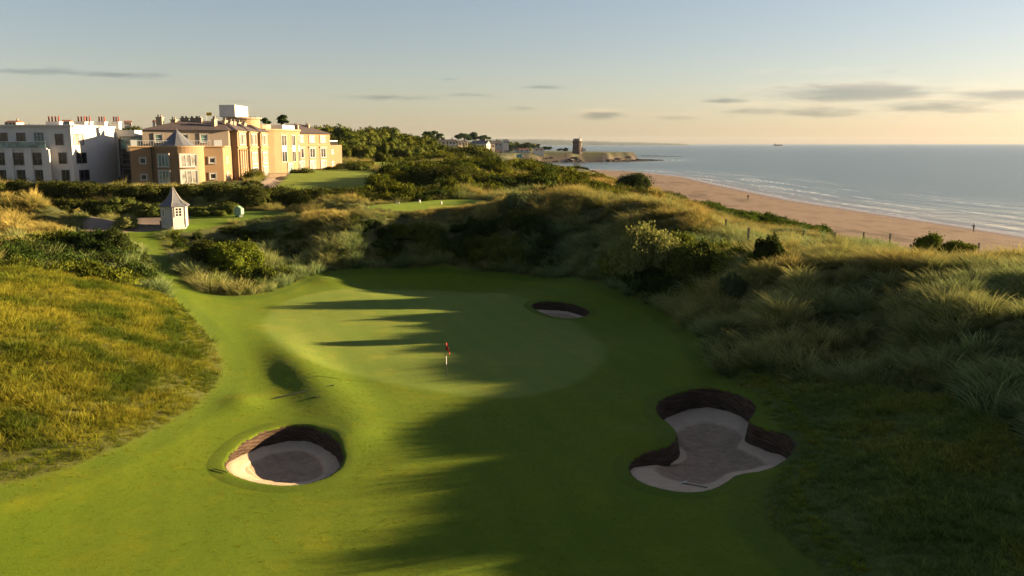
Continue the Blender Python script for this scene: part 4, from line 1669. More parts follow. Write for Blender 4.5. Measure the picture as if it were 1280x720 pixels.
shrub('shrub', "tall wind-shaped dark thicket at the right end of the wooded hill", 588, 212, 80, 25, 'canopy', 9000, 0.34, 26, y=285, lobes=34, depth=1.0)
shrub('shrub', "low dark bush in the pale grass near the corner of the hotel annex", 448, 214, 30, 10, 'mid', 1600, 0.25, 27, y=212)
shrub('shrub', "low rounded bush between hotel annex and the far strip of mown grass", 432, 212, 22, 9, 'pale', 1500, 0.25, 28, y=222)
shrub('shrub', "broad olive thicket in the hollow beyond the tee", 560, 246, 96, 28, 'hedge', 8000, 0.20, 29, y=150, lobes=34, depth=0.8)
shrub('shrub', "low thicket directly behind the tee on its left side", 500, 243, 60, 18, 'hedge', 4500, 0.18, 30, y=142, lobes=22, depth=0.6)
shrub('shrub', "dark thicket behind the right end of the tee", 622, 242, 50, 18, 'dark', 4200, 0.18, 31, y=146, lobes=20, depth=0.7)


def hedge(label, px, thick, n, leaf, mat, seed, step=1.1):
    """px: list of (u, v of the top); the hedge runs at ground distance y(u)"""
    pts = []
    for k in range(len(px) - 1):
        (u0, v0, y0), (u1, v1, y1) = px[k], px[k + 1]
        a = PD(u0, v0, y0)
        b_ = PD(u1, v1, y1)
        m_ = max(2, int(math.hypot(a[0] - b_[0], a[1] - b_[1]) / step))
        for i in range(m_):
            t = i / m_
            pts.append([a[j] * (1 - t) + b_[j] * t for j in range(3)])
    rg = np.random.default_rng(seed)
    o = pts[len(pts) // 2]
    org = (o[0], o[1], hh(o[0], o[1]))
    L = []
    for p in pts:
        g = hh(p[0], p[1])
        ht = max(1.0, p[2] - g)
        for q in range(3):
            r = rg.uniform(0.55, 1.0) * thick * 0.42
            zz_ = g + ht * (0.25, 0.55, 0.86)[q] + rg.normal() * 0.12 - r * 0.3
            L.append((p[0] - org[0] + rg.normal() * 0.4, p[1] - org[1] + rg.normal() * thick * 0.28 - (0.5, 0.2, 0)[q], zz_ - org[2], r * 1.3, r, max(ht * 0.27, r * 0.7)))
    root = empty('hedge', org, label=label, cat='hedge')
    foliage_mesh('foliage', L, n, leaf, M_LEAF[mat], seed=seed, parent=root, upward=0.3)
    return root


hedge("long dark hedge running along the foot of the hotel", [(-40, 227, 126), (60, 228, 126), (170, 233, 125), (290, 234, 125), (340, 238, 124), (430, 240, 126), (478, 243, 130)], 5.2, 60000, 0.17, 'hedge', 31)
hedge("shorter second hedge in front of the long hedge at the left edge", [(-40, 244, 113), (40, 246, 113), (100, 249, 112), (135, 256, 112)], 3.0, 12000, 0.15, 'hedge', 33)
hedge("low olive bank of bushes behind the tarmac path", [(105, 254, 112), (150, 248, 112), (200, 254, 113), (245, 263, 113), (300, 265, 114)], 2.6, 9000, 0.14, 'mid', 34)


def tree(name, label, u, vtop, y, wpx, hpx, mat, seed, trunk_frac=0.35, n=3000, leaf=0.5, group=None, flat=0.6, lobes=12):
    x = PD(u, 180, y)[0]
    g = hh(x, y)
    ztop = CAMZ + (180 - vtop) * y / FPX
    w = wpx / FPX * y
    Hh = max(ztop - g, 3.0)
    ch = hpx / FPX * y
    root = empty(name, (x, y, g), label=label, cat='tree', group=group)
    rg = np.random.default_rng(seed)
    L = []
    for i in range(lobes):
        a = rg.random() * 6.28
        r = math.sqrt(rg.random()) * w * 0.38
        q = w * rg.uniform(0.13, 0.22)
        L.append((r * math.cos(a), r * math.sin(a), Hh - q * flat - (ch - q) * rg.random() * (0.4 + r / w), q, q, q * flat))
    foliage_mesh('crown', L, n, leaf, M_LEAF[mat], seed=seed, parent=root, upward=0.2, core=0.6, shell=0.6)
    m = MB()
    m.tube([(0, 0, -1), (0.1, 0, Hh * .4), (-0.1, 0.1, Hh * .75), (0, 0, Hh - ch * 0.3)], [0.035 * Hh, 0.028 * Hh, 0.02 * Hh, 0.01 * Hh], 7)
    for i in range(6):
        l = L[i]
        m.tube([(0, 0, Hh * (.45 + .05 * i)), (l[0] * .5, l[1] * .5, (Hh * .6 + l[2]) / 2), (l[0], l[1], l[2])], [0.014 * Hh, 0.009 * Hh, 0.004 * Hh], 5)
    m.build('trunk', M_BARK, root)
    return root


tree('pine_tree', "tall dark pine rising behind the hotel roof, right of the white plant room", 354, 144, 245, 20, 16, 'pine', 41, leaf=0.30, n=2200)
tree('pine_tree', "smaller dark pine just left of the tall pine behind the hotel", 333, 148, 240, 13, 10, 'pine', 42, leaf=0.28, n=1500)
tree('pine_tree', "dark round-topped tree on the skyline above the wooded hill", 484, 159, 430, 34, 12, 'pine', 43, leaf=0.45, n=2600)
tree('pine_tree', "left one of two flat-topped pines on the skyline left of the white villas", 536, 164, 560, 22, 13, 'pine', 44, leaf=0.55)
tree('pine_tree', "right one of two flat-topped pines on the skyline left of the white villas", 549, 167, 570, 16, 12, 'pine', 45, leaf=0.55, n=2000)
tree('pine_tree', "umbrella-shaped pine at the left of the clump behind the white villas", 580, 166, 880, 22, 12, 'pine', 46, leaf=0.7)
tree('pine_tree', "broad pine in the middle of the clump behind the white villas", 594, 165, 900, 24, 14, 'pine', 47, leaf=0.7)
tree('pine_tree', "low pine at the right end of the clump behind the white villas", 606, 169, 890, 16, 10, 'pine', 48, leaf=0.7, n=2000)
for i, (u, vt, w, lb) in enumerate([(662, 178, 10, "small dark tree left of middle on the village green"), (672, 180, 9, "small dark tree in the middle of the village green"), (686, 183, 16, "low dark tree right of the white cottages"), (702, 184, 16, "low dark tree next to the round tower"), (640, 181, 10, "dark tree above the cottages")]):
    tree('seaside_tree', lb, u, vt, 960, w, 6, 'pine', 50 + i, leaf=0.9, n=700, lobes=7, group="small trees in the seaside village")

# ------------------------------------------------------------------ building kit
M_OCHRE = simple_mat("ochre_render", (0.235, 0.150, 0.080), 0.9, 0.14, 0.35, bump=0.1, bscale=8)
M_OCHRE2 = simple_mat("ochre_trim", (0.31, 0.20, 0.105), 0.85, 0.1, 0.8)
M_WHITE = simple_mat("white_render", (0.56, 0.535, 0.50), 0.9, 0.12, 0.3, bump=0.1, bscale=6)
M_WHITE2 = simple_mat("white_paint", (0.55, 0.52, 0.47), 0.7, 0.06, 1.0)
M_GREYW = simple_mat("grey_render", (0.26, 0.21, 0.165), 0.9, 0.15, 0.5)
M_SLATE = simple_mat("brown_slate", (0.085, 0.065, 0.060), 0.7, 0.35, 1.5, bump=0.5, bscale=5)
M_SLATEB = simple_mat("blue_slate", (0.120, 0.125, 0.145), 0.6, 0.35, 2.5, bump=0.5, bscale=7)
M_FRAME = simple_mat("pale_window_frame", (0.62, 0.60, 0.54), 0.6, 0.05, 2)
M_FRAMED = simple_mat("dark_window_frame", (0.13, 0.12, 0.11), 0.5, 0.1, 2)
M_STONE = simple_mat("grey_stone_surround", (0.27, 0.24, 0.20), 0.85, 0.15, 2)
M_POT = simple_mat("red_clay", (0.26, 0.06, 0.035), 0.8, 0.2, 2)
M_BRICKC = simple_mat("chimney_stone", (0.36, 0.27, 0.18), 0.9, 0.2, 1)
M_METAL = simple_mat("pale_metal", (0.60, 0.60, 0.58), 0.4, 0.05, 2, metal=0.6)
M_DARK = simple_mat("black_plastic", (0.015, 0.015, 0.016), 0.5, 0.2, 3)


def glass_mat(name, col, rough=0.06, spec=0.6):
    m, nt = new_mat(name)
    t = NT(nt)
    o = t.n("ShaderNodeOutputMaterial")
    b = t.n("ShaderNodeBsdfPrincipled")
    b.inputs["Roughness"].default_value = rough
    b.inputs["Specular IOR Level"].default_value = spec
    geo = t.n("ShaderNodeNewGeometry")
    f = t.noise(0.9, 2, 0.5, geo.outputs["Position"])
    t.l(t.mix(t.ramp(f, 0.4, 0.6), tuple(col), tuple(c * 0.5 for c in col)), b.inputs["Base Color"])
    t.l(b.outputs[0], o.inputs[0])
    return m


M_PANE = glass_mat("dark_glass", (0.030, 0.032, 0.034))
M_CURT = glass_mat("curtained_glass", (0.33, 0.31, 0.28), 0.2, 0.4)
M_TEAL = glass_mat("teal_glass", (0.13, 0.25, 0.24), 0.08, 0.6)
M_BALU = glass_mat("balustrade_glass", (0.16, 0.26, 0.25), 0.05, 0.6)


def on_wall(p0, p1, u):
    """parameter along the wall (metres) where image column u crosses it"""
    k = (u - 640.0) / FPX * CP  # x = k*y approximately at eye level
    k2 = (u - 640.0) / FPX
    x0, y0 = p0
    x1, y1 = p1
    den = (x1 - x0) - k2 * CP * (y1 - y0)
    t = (k2 * (y0 * CP + 3 * SP) - x0) / den
    return t * math.hypot(x1 - x0, y1 - y0)


def window(root, org, p0, p1, s, zc, w, h, cols=2, rows=1, frame=None, pane=None, surround=None, band=0.0, label=None):
    frame = frame or M_FRAME
    pane = pane or M_PANE
    L = math.hypot(p1[0] - p0[0], p1[1] - p0[1])
    tx, ty = (p1[0] - p0[0]) / L, (p1[1] - p0[1]) / L
    nx, ny = ty, -tx
    rz = math.atan2(ty, tx)
    bx, by = p0[0] + tx * s, p0[1] + ty * s

    def c(ds, dn, dz):
        return (bx + tx * ds + nx * dn, by + ty * ds + ny * dn, zc + dz)
    m = MB(org)
    fw = 0.09
    sw = 0.22 if surround else fw
    for sg in (-1, 1):
        m.box(c(sg * (w / 2 + fw / 2 - 0.03), 0.02, 0), (fw, 0.16, h + 2 * fw), rz)
        m.box(c(0, 0.02, sg * (h / 2 + fw / 2 - 0.03)), (w - 0.06, 0.16, fw), rz)
    for k in range(1, cols):
        m.box(c(-w / 2 + w * k / cols, 0.02, 0), (0.07, 0.12, h - 0.05), rz)
    for k in range(1, rows):
        m.box(c(0, 0.017, -h / 2 + h * k / rows), (w - 0.05, 0.10, 0.06), rz)
    o = m.build('window', frame, root, label=label)
    q = MB(org)
    q.box(c(0, -0.03, 0), (w - 0.02, 0.09, h - 0.02), rz)
    po = q.build('pane', pane, o)
    if surround:
        r = MB(org)
        for sg in (-1, 1):
            r.box(c(sg * (w / 2 + 0.17), 0.03, 0), (0.2, 0.22, h + 0.24), rz)
        r.box(c(0, 0.03, h / 2 + 0.19), (w + 0.54, 0.24, 0.2), rz)
        r.box(c(0, 0.05, -h / 2 - 0.17), (w + 0.60, 0.30, 0.14), rz)
        r.build('sill', surround, o)
    return o


def hip_roof(m, x0, x1, y0, y1, z0, z1, axis='x', inset=None, ov=0.35):
    x0 -= ov
    x1 += ov
    y0 -= ov
    y1 += ov
    if axis == 'x':
        i_ = inset if inset is not None else (y1 - y0) / 2
        ym = (y0 + y1) / 2
        r = [(x0 + i_, ym, z1), (x1 - i_, ym, z1)]
        vs = [(x0, y0, z0), (x1, y0, z0), (x1, y1, z0), (x0, y1, z0)] + r
        fs = [(0, 1, 5, 4), (1, 2, 5), (2, 3, 4, 5), (3, 0, 4), (3, 2, 1, 0)]
    else:
        i_ = inset if inset is not None else (x1 - x0) / 2
        xm = (x0 + x1) / 2
        r = [(xm, y0 + i_, z1), (xm, y1 - i_, z1)]
        vs = [(x0, y0, z0), (x1, y0, z0), (x1, y1, z0), (x0, y1, z0)] + r
        fs = [(0, 1, 4), (1, 2, 5, 4), (2, 3, 5), (3, 0, 4, 5), (3, 2, 1, 0)]
    m.add(vs, fs)
    m.box(((x0 + x1) / 2, (y0 + y1) / 2, z0 - 0.10), (x1 - x0 - 0.1, y1 - y0 - 0.1, 0.18))


def XU(u, y, z=16.0):
    return (u - 640.0) / FPX * (y * CP + (CAMZ - z) * SP)


def chimney(root, org, x, y, z0, z1, mat, pots=2, potmat=None, w=0.95, d=0.7, roofpart=None, potw=0.16, poth=0.6, axis='x'):
    m = MB(org)
    m.box((x, y, (z0 + z1) / 2), (w, d, z1 - z0))
    m.box((x, y, z1 + 0.06), (w + 0.2, d + 0.2, 0.12))
    o = m.build('chimney', mat, root)
    for k in range(pots):
        q = MB(org)
        off = (k - (pots - 1) / 2) * (w / max(pots, 1))
        q.cone((x + off, y), 0, 0, 0, 0, 8, prof=[(potw * 1.15, z1 + 0.12), (potw, z1 + 0.22), (potw * .9, z1 + .12 + poth * .85), (potw * 1.1, z1 + .12 + poth)])
        q.build('chimney_pot', potmat or M_POT, o)
    return o


# ------------------------------------------------------------------ the ochre hotel
ho = (-62.0, 165.0, 12.0)
hotel = empty('hotel', ho, label="long ochre hotel with slate hip roofs, cone-roofed corner bay and many chimneys", cat='hotel')
A0 = (XU(163, 150), 150.0)
A1 = (XU(279, 157.5), 157.5)
A2 = (A1[0] + 0.0, 161.4)
ZP = 18.45
m = MB(ho)
m.prism([A0, A1, A2, (A1[0], 172), (A0[0], 172)], 10.0, ZP)
wing = m.build('wall', M_OCHRE, hotel)
m = MB(ho)
tdir = ((A1[0] - A0[0]), (A1[1] - A0[1]))
aw = math.atan2(tdir[1], tdir[0])
Lw = math.hypot(*tdir)
m.box(((A0[0] + A1[0]) / 2, (A0[1] + A1[1]) / 2 + 0.05, ZP + 0.1), (Lw + 0.5, 0.5, 0.22), aw)
m.box((A1[0] + 0.0, 159.6, ZP + 0.1), (0.5, 3.4, 0.22))
m.build('cornice', M_OCHRE2, wing)
# bay with cone roof
bu = 221.0
bs = on_wall(A0, A1, bu)
bc = (A0[0] + tdir[0] / Lw * bs, A0[1] + tdir[1] / Lw * bs + 1.2)
m = MB(ho)
m.cone(bc, 4.2, 4.2, 10.0, ZP + 0.02, 40)
bay = m.build('bay', M_OCHRE, hotel)
m = MB(ho)
m.cone(bc, 0, 0, 0, 0, 40, prof=[(4.35, ZP - .05), (4.35, ZP + .22), (4.1, ZP + .22)])
m.build('cornice', M_OCHRE2, bay)
m = MB(ho)
m.cone((bc[0] - 0.3, bc[1] + .4), 0, 0, 0, 0, 14, prof=[(3.35, ZP + 0.22), (2.95, ZP + 0.45), (1.9, ZP + 1.3), (0.9, ZP + 2.2), (0.05, ZP + 3.05)])
m.cone((bc[0] - 0.3, bc[1] + .4), 0.06, 0.02, ZP + 3.0, ZP + 3.4, 6)
m.build('cone_roof', M_SLATEB, bay)
for zc, hh_ in ((16.15, 2.0), (13.35, 2.1)):
    for ang, ww, pm in ((-107, 2.0, M_TEAL), (-49, 2.7, M_CURT)):
        a = R(ang)
        c_ = (bc[0] + 4.2 * math.cos(a), bc[1] + 4.2 * math.sin(a))
        t_ = (-math.sin(a), math.cos(a))
        p0 = (c_[0] - t_[0] * 2, c_[1] - t_[1] * 2)
        p1 = (c_[0] + t_[0] * 2, c_[1] + t_[1] * 2)
        window(bay, ho, p0, p1, 2.0, zc, ww, hh_, 3, 1, M_FRAME, pm, M_STONE)
for u, zc, pm in ((178.5, 16.15, M_PANE), (178.5, 13.3, M_PANE), (265, 16.1, M_PANE), (265, 13.3, M_PANE)):
    window(hotel, ho, A0, A1, on_wall(A0, A1, u), zc, 0.85, 0.85, 1, 1, M_FRAME, pm, M_STONE)
# rain pipes
for u in (190.5, 251.5):
    s_ = on_wall(A0, A1, u)
    q = MB(ho)
    q.box((A0[0] + tdir[0] / Lw * s_, A0[1] + tdir[1] / Lw * s_ - 0.1, 14.3), (0.13, 0.13, 8.2))
    q.build('rain_pipe', M_DARK, hotel)
for zc in (16.1, 13.3):
    window(hotel, ho, A1, A2, 2.0, zc, 0.7, 1.1, 1, 1, M_FRAME, M_CURT)
# terrace railing
m = MB(ho)
for uu in np.linspace(170, 276, 34):
    s_ = on_wall(A0, A1, uu)
    m.box((A0[0] + tdir[0] / Lw * s_, A0[1] + tdir[1] / Lw * s_ + 0.25, ZP + 0.65), (0.05, 0.05, 0.9), aw)
m.box(((A0[0] + A1[0]) / 2, (A0[1] + A1[1]) / 2 + 0.25, ZP + 1.12), (Lw - 1.0, 0.06, 0.07), aw)
for uu, ww in ((168, 1.0), (273, 1.4)):
    s_ = on_wall(A0, A1, uu)
    m.box((A0[0] + tdir[0] / Lw * s_, A0[1] + tdir[1] / Lw * s_ + 0.25, ZP + 0.72), (ww, 0.3, 1.05), aw)
m.build('railing', M_METAL, hotel)
# set-back third storey
TX0, TX1 = XU(178, 155.2, 20), XU(285.5, 161.4, 20)
ZE = 21.45
m = MB(ho)
m.prism([(TX0, 155.2), (TX1, 161.4), (TX1, 177), (TX0, 175)], 16.0, ZE)
up = m.build('upper_wall', M_GREYW, hotel)
m = MB(ho)
m.add([(TX0 - .4, 154.7, ZE + .02), (TX1 + .45, 160.9, ZE + .02), (TX1 + .45, 177.4, ZE + .02), (TX0 - .4, 175.4, ZE + .02), (TX0 + 3.6, 164.5, 23.35), (TX1 - 3.4, 168.0, 23.35)], [(0, 1, 5, 4), (1, 2, 5), (2, 3, 4, 5), (3, 0, 4), (3, 2, 1, 0)])
rf = m.build('roof', M_SLATE, hotel)
T0, T1 = (TX0, 155.2), (TX1, 161.4)
for u, pm in ((200, M_TEAL), (232, M_PANE), (256.5, M_TEAL)):
    window(hotel, ho, T0, T1, on_wall(T0, T1, u), 20.0, 1.1, 1.3, 1, 2, M_FRAME, pm, M_STONE)
# long lit facade running away from the camera, three shallow projections
FX0, FX1 = TX1 + 0.05, XU(331, 192)


def fx(y, off=0.0):
    return FX0 + (FX1 - FX0) * (y - 161.4) / 30.6 + off


m = MB(ho)
m.prism([(fx(161.6), 161.6), (fx(192), 192), (fx(192) - 14, 192), (fx(161.6) - 8, 164.5)], 10.0, ZE - 0.1)
fac = m.build('wall', M_OCHRE, hotel)
m = MB(ho)
hip_roof(m, fx(178) - 11.5, fx(178) - 0.6, 166, 193, ZE + 0.1, 23.2, 'y', inset=4)
m.build('roof', M_SLATE, hotel)
for bi, (ya, yb) in enumerate(((162.6, 169.6), (172.4, 179.6), (182.4, 189.6))):
    xa, xb = fx(ya, 1.3), fx(yb, 1.3)
    m = MB(ho)
    m.prism([(xa, ya), (xb, yb), (xb - 3, yb), (xa - 3, ya)], 10.0, ZE)
    wl = m.build('bay', M_OCHRE, hotel)
    m = MB(ho)
    for zz_ in (18.35, ZE - 0.12):
        m.box(((xa + xb) / 2 + 0.06, (ya + yb) / 2, zz_), (0.3, yb - ya + 0.3, 0.2), math.atan2(xa - xb, yb - ya))
    m.build('cornice', M_OCHRE2, wl)
    m = MB(ho)
    ym = (ya + yb) / 2
    xr = (xa + xb) / 2
    vs = [(xr + 0.4, ya - .4, ZE + .02), (xr + .4, yb + .4, ZE + .02), (xr - 6, yb + .4, ZE + .02), (xr - 6, ya - .4, ZE + .02), (xr - 2.6, ym, 23.0), (xr - 6, ym, 23.0)]
    m.add(vs, [(0, 1, 4), (1, 2, 5, 4), (3, 0, 4, 5), (2, 3, 5), (3, 2, 1, 0)])
    m.build('roof', M_SLATE, wl)
    p0, p1 = (xa, ya), (xb, yb)
    Lb = math.hypot(xb - xa, yb - ya)
    for k in range(3):
        window(wl, ho, p0, p1, Lb * (0.25 + 0.25 * k), 19.9, 0.95, 1.9, 1, 1, M_FRAME, M_PANE if (k + bi) % 2 else M_CURT, M_STONE)
    if bi == 0:
        for zc, hh_ in ((16.0, 3.0), (12.9, 2.4)):
            for k in range(3):
                window(wl, ho, p0, p1, Lb * (0.25 + 0.25 * k), zc, 0.95, hh_, 1, 2, M_FRAME, M_CURT if k == 1 else M_PANE)
        for k in range(4):
            q = MB(ho)
            s_ = Lb * (0.125 + 0.25 * k)
            q.cone((xa + (xb - xa) * s_ / Lb + 0.18, ya + (yb - ya) * s_ / Lb), 0, 0, 0, 0, 10, prof=[(0.24, 10.5), (0.24, 14.4), (0.2, 14.5), (0.2, 17.6), (0.28, 18.0)])
            q.build('column', M_OCHRE2, wl)
    else:
        for zc, hh_, pm in ((16.1, 2.2, M_CURT), (13.1, 2.3, M_CURT if bi == 2 else M_PANE)):
            window(wl, ho, p0, p1, Lb * 0.5, zc, 4.6, hh_, 4, 1, M_FRAME, pm, M_STONE)
for yy in (171.0, 181.0):
    for zc in (19.9, 16.1, 13.2):
        window(hotel, ho, (fx(yy - 1.2), yy - 1.2), (fx(yy + 1.2), yy + 1.2), 1.2, zc, 0.8, 1.7, 1, 1, M_FRAME, M_PANE)
# curved flat-roofed section
C0, C1 = (fx(192) + 0.6, 190.5), (XU(366, 214), 214.0)
arc = []
for i in range(13):
    t = i / 12
    bx_ = C0[0] + (C1[0] - C0[0]) * t
    by_ = C0[1] + (C1[1] - C0[1]) * t
    bul = 4.4 * math.sin(math.pi * t) ** 0.8
    arc.append((bx_ + bul, by_ - bul * 0.1))
m = MB(ho)
m.prism(arc + [(C1[0] - 14, 214), (C0[0] - 14, 190.5)], 10.0, 21.9)
cur = m.build('curved_wall', M_OCHRE, hotel)
m = MB(ho)
arc2 = [(p[0] + 0.3, p[1] - 0.1) for p in arc]
m.prism(arc2 + [(C1[0] - 14, 214), (C0[0] - 14, 190.5)], 21.9, 22.25)
m.build('cornice', M_OCHRE2, cur)
m = MB(ho)
m.prism([(XU(308, 197, 23), 197), (XU(350, 197, 23), 199), (XU(350, 197, 23), 210), (XU(308, 197, 23), 208)], 22.25, 23.3)
m.build('roof_parapet', M_WHITE2, cur)
for i in range(2, 11, 1):
    p0, p1 = arc[i], arc[i + 1]
    Ls = math.hypot(p1[0] - p0[0], p1[1] - p0[1])
    if i % 2 == 0:
        window(cur, ho, p0, p1, Ls / 2, 19.8, min(Ls * 0.85, 2.0), 2.3, 2, 1, M_WHITE2, M_CURT if i in (6, 8) else M_PANE)
        window(cur, ho, p0, p1, Ls / 2, 16.2, min(Ls * 0.85, 2.0), 2.3, 2, 1, M_WHITE2, M_PANE)
        q = MB(ho)
        q.box(((p0[0] + p1[0]) / 2, (p0[1] + p1[1]) / 2, 18.0), (min(Ls * .8, 1.9), 0.14, 1.1), math.atan2(p1[1] - p0[1], p1[0] - p0[0]))
        q.build('panel', M_WHITE2, cur)
    if i % 3 == 0:
        window(cur, ho, p0, p1, Ls / 2, 13.5, min(Ls * 0.8, 1.7), 2.3, 2, 1, M_FRAME, M_TEAL, M_STONE)
# far block with hip roof
G0, G1 = (XU(366, 215), 215.0), (XU(413, 228), 228.0)
gd = ((G1[0] - G0[0]) / math.hypot(G1[0] - G0[0], 13), 13 / math.hypot(G1[0] - G0[0], 13))
gn = (-gd[1], gd[0])
m = MB(ho)
BK = 11.0
quad = [G0, G1, (G1[0] + gn[0] * BK, G1[1] + gn[1] * BK), (G0[0] + gn[0] * BK, G0[1] + gn[1] * BK)]
m.prism(quad, 10.0, 21.55)
fb = m.build('wall', M_OCHRE, hotel)
m = MB(ho)
Lg = math.hypot(G1[0] - G0[0], G1[1] - G0[1])


def gp(s, n, z):
    return (G0[0] + gd[0] * s - gn[0] * -n, G0[1] + gd[1] * s + gn[1] * n, z)


vs = [gp(-.5, -.5, 21.56), gp(Lg + .5, -.5, 21.56), gp(Lg + .5, BK + .5, 21.56), gp(-.5, BK + .5, 21.56), gp(4.2, BK / 2, 24.0), gp(Lg - 4.2, BK / 2, 24.0)]
m.add(vs, [(0, 1, 5, 4), (1, 2, 5), (2, 3, 4, 5), (3, 0, 4), (3, 2, 1, 0)])
m.build('roof', M_SLATE, fb)
m = MB(ho)
for zz_ in (18.75,):
    c_ = gp(Lg / 2, -0.06, zz_)
    m.box(c_, (Lg + .1, 0.25, 0.16), math.atan2(gd[1], gd[0]))
m.build('cornice', M_OCHRE2, fb)
for k, u in enumerate((376.5, 390.5, 404.0)):
    s_ = on_wall(G0, G1, u)
    window(fb, ho, G0, G1, s_, 20.2, 1.7, 1.5, 2, 1, M_FRAME, M_CURT, M_STONE)
    window(fb, ho, G0, G1, s_, 16.8, 1.9, 2.3, 2, 1, M_FRAME, M_PANE, M_STONE)
    window(fb, ho, G0, G1, s_, 13.7, 1.9, 2.2, 2, 1, M_FRAME, M_CURT, M_STONE)
    q = MB(ho)
    q.box((G0[0] + gd[0] * (s_) - gn[0] * 0.1, G0[1] + gd[1] * s_ - gn[1] * 0.1, 18.25), (2.9, 0.5, 0.22), math.atan2(gd[1], gd[0]))
    q.build('canopy', M_STONE, fb)
G2 = (XU(427.5, 232), 232.0)
m = MB(ho)
m.prism([G1, G2, (G2[0] + gn[0] * 8, G2[1] + gn[1] * 8), (G1[0] + gn[0] * 8, G1[1] + gn[1] * 8)], 10.0, 18.75)
an = m.build('annex', M_OCHRE, hotel)
for zc in (17.0, 14.0):
    window(an, ho, G1, G2, on_wall(G1, G2, 415.5), zc, 0.7, 1.0, 1, 1, M_FRAME, M_CURT)
m = MB(ho)
for k in range(7):
    t = 0.08 + 0.62 * k / 6
    m.box((G1[0] + (G2[0] - G1[0]) * t + gn[0] * .3, G1[1] + (G2[1] - G1[1]) * t + gn[1] * .3, 19.3), (0.05, 0.05, 1.0))
t = 0.39
m.box((G1[0] + (G2[0] - G1[0]) * t + gn[0] * .3, G1[1] + (G2[1] - G1[1]) * t + gn[1] * .3, 19.8), (Lg * 0.2, 0.06, 0.08), math.atan2(G2[1] - G1[1], G2[0] - G1[0]))
m.build('railing', M_METAL, an)
# roof plant room and its round base
m = MB(ho)
px_, py_ = XU(303, 190, 24), 190.0
m.cone((px_, py_), 3.6, 3.6, 21.0, 24.3, 24)
pb = m.build('round_tower', M_OCHRE2, hotel)
m = MB(ho)
m.cone((px_, py_), 4.0, 4.0, 24.3, 24.6, 24)
m.cone((XU(325, 196, 24), 194), 2.8, 2.8, 21.0, 23.2, 20)
m.build('cornice', M_BRICKC, pb)
m = MB(ho)
m.box((XU(285, 186, 24) + 0.2, 189.6, 25.85), (3.3, 9.0, 2.5))
pr = m.build('plant_room', M_WHITE2, hotel)
m = MB(ho)
for k in range(9):
    m.box((XU(278, 184, 24) + 1.1 * k * 0.9, 184.2, 24.2), (0.05, 0.05, 0.9))
m.box((XU(295, 184, 24), 184.2, 24.6), (8.4, 0.05, 0.06))
m.build('railing', M_FRAMED, pr)
for (u, y, vt, w_, d_) in ((199.5, 162, 143.5, 1.1, 0.9), (217, 163, 146.5, 0.9, 0.9), (267.5, 163.5, 146, 0.55, 1.5), (280.5, 166, 147.5, 0.55, 1.5), (287.5, 168, 149, 0.5, 1.4),
                            (292, 172, 149.5, 0.5, 1.4), (298, 178, 150, 0.5, 1.5), (305, 184, 151.5, 0.5, 1.4), (370, 220, 154.5, 1.1, 1.0), (384, 226, 154, 1.0, 1.0)):
    zt = CAMZ + (180 - vt) * y / FPX - 0.7
    chimney(hotel, ho, XU(u, y, 24), y, 21.6, zt, M_BRICKC, 2, M_STONE, w_, d_, potw=0.14, poth=0.5)
for u in (228, 233, 240, 246, 250):
    chimney(hotel, ho, XU(u, 165, 24), 165, 22.4, 23.7, M_GREYW, 1, M_FRAMED, 0.7, 0.6, potw=0.25, poth=0.35)
# flagstaff on the roof with a small yellow flag
m = MB(ho)
m.tube([(XU(258, 170, 24), 170, 22.5), (XU(258, 170, 24), 170, 25.2)], 0.05, 6)
fp_ = m.build('flagstaff', M_METAL, hotel)
m = MB(ho)
m.box((XU(258, 170, 24) + 0.55, 170, 24.7), (1.0, 0.04, 0.6), 0.2)
m.build('flag', simple_mat("yellow_cloth", (0.6, 0.38, 0.04), 0.8, 0.1, 3), fp_)

# ------------------------------------------------------------------ the white building on the left
wo_ = (-88.0, 160.0, 12.0)
wb_ = empty('white_building', wo_, label="three-storey white flat-roofed building with red chimney pots at the left edge", cat='building')
W0 = (XU(-90, 150), 150.0)
W1 = (XU(89.5, 150, 19), 150.0)
W2 = (W1[0] + 0.3, 166.0)
ZW = 22.0
m = MB(wo_)
m.prism([W0, W1, W2, (W2[0] - 10, 176), (W0[0], 176)], 10.0, ZW)
ww_ = m.build('wall', M_WHITE, wb_)
m = MB(wo_)
m.box(((W0[0] + W1[0]) / 2 + .1, 149.95, ZW + 0.1), (W1[0] - W0[0] + 0.3, 0.5, 0.3))
m.box((W1[0] + 0.25, 158.0, ZW + 0.1), (0.5, 16.0, 0.3))
m.build('cornice', M_WHITE2, ww_)
# recessed rear block and dark glazed link
W3 = (XU(151.5, 165, 18), 166.2)
m = MB(wo_)
m.prism([(W2[0] - 3, 166.3), (W3[0] + 2.2, 166.3), (W3[0] + 2.2, 178), (W2[0] - 3, 178)], 10.0, 21.6)
m.build('rear_wall', M_WHITE, wb_)
m = MB(wo_)
m.prism([(XU(149.5, 162, 16), 162.0), (A0[0] - 0.05, 162.0), (A0[0] - 0.05, 166.2), (XU(149.5, 162, 16), 166.2)], 10.0, 20.4)
lk = m.build('glazed_link', M_PANE, wb_)
l0, l1 = (XU(149.5, 162, 16), 162.0), (A0[0] - 0.05, 162.0)
for zc in (19.2, 16.2, 13.4):
    window(lk, wo_, l0, l1, (l1[0] - l0[0]) / 2 , zc, (l1[0] - l0[0]) * 0.86, 2.1, 3, 2, M_FRAMED, M_TEAL if zc > 19 else M_PANE)
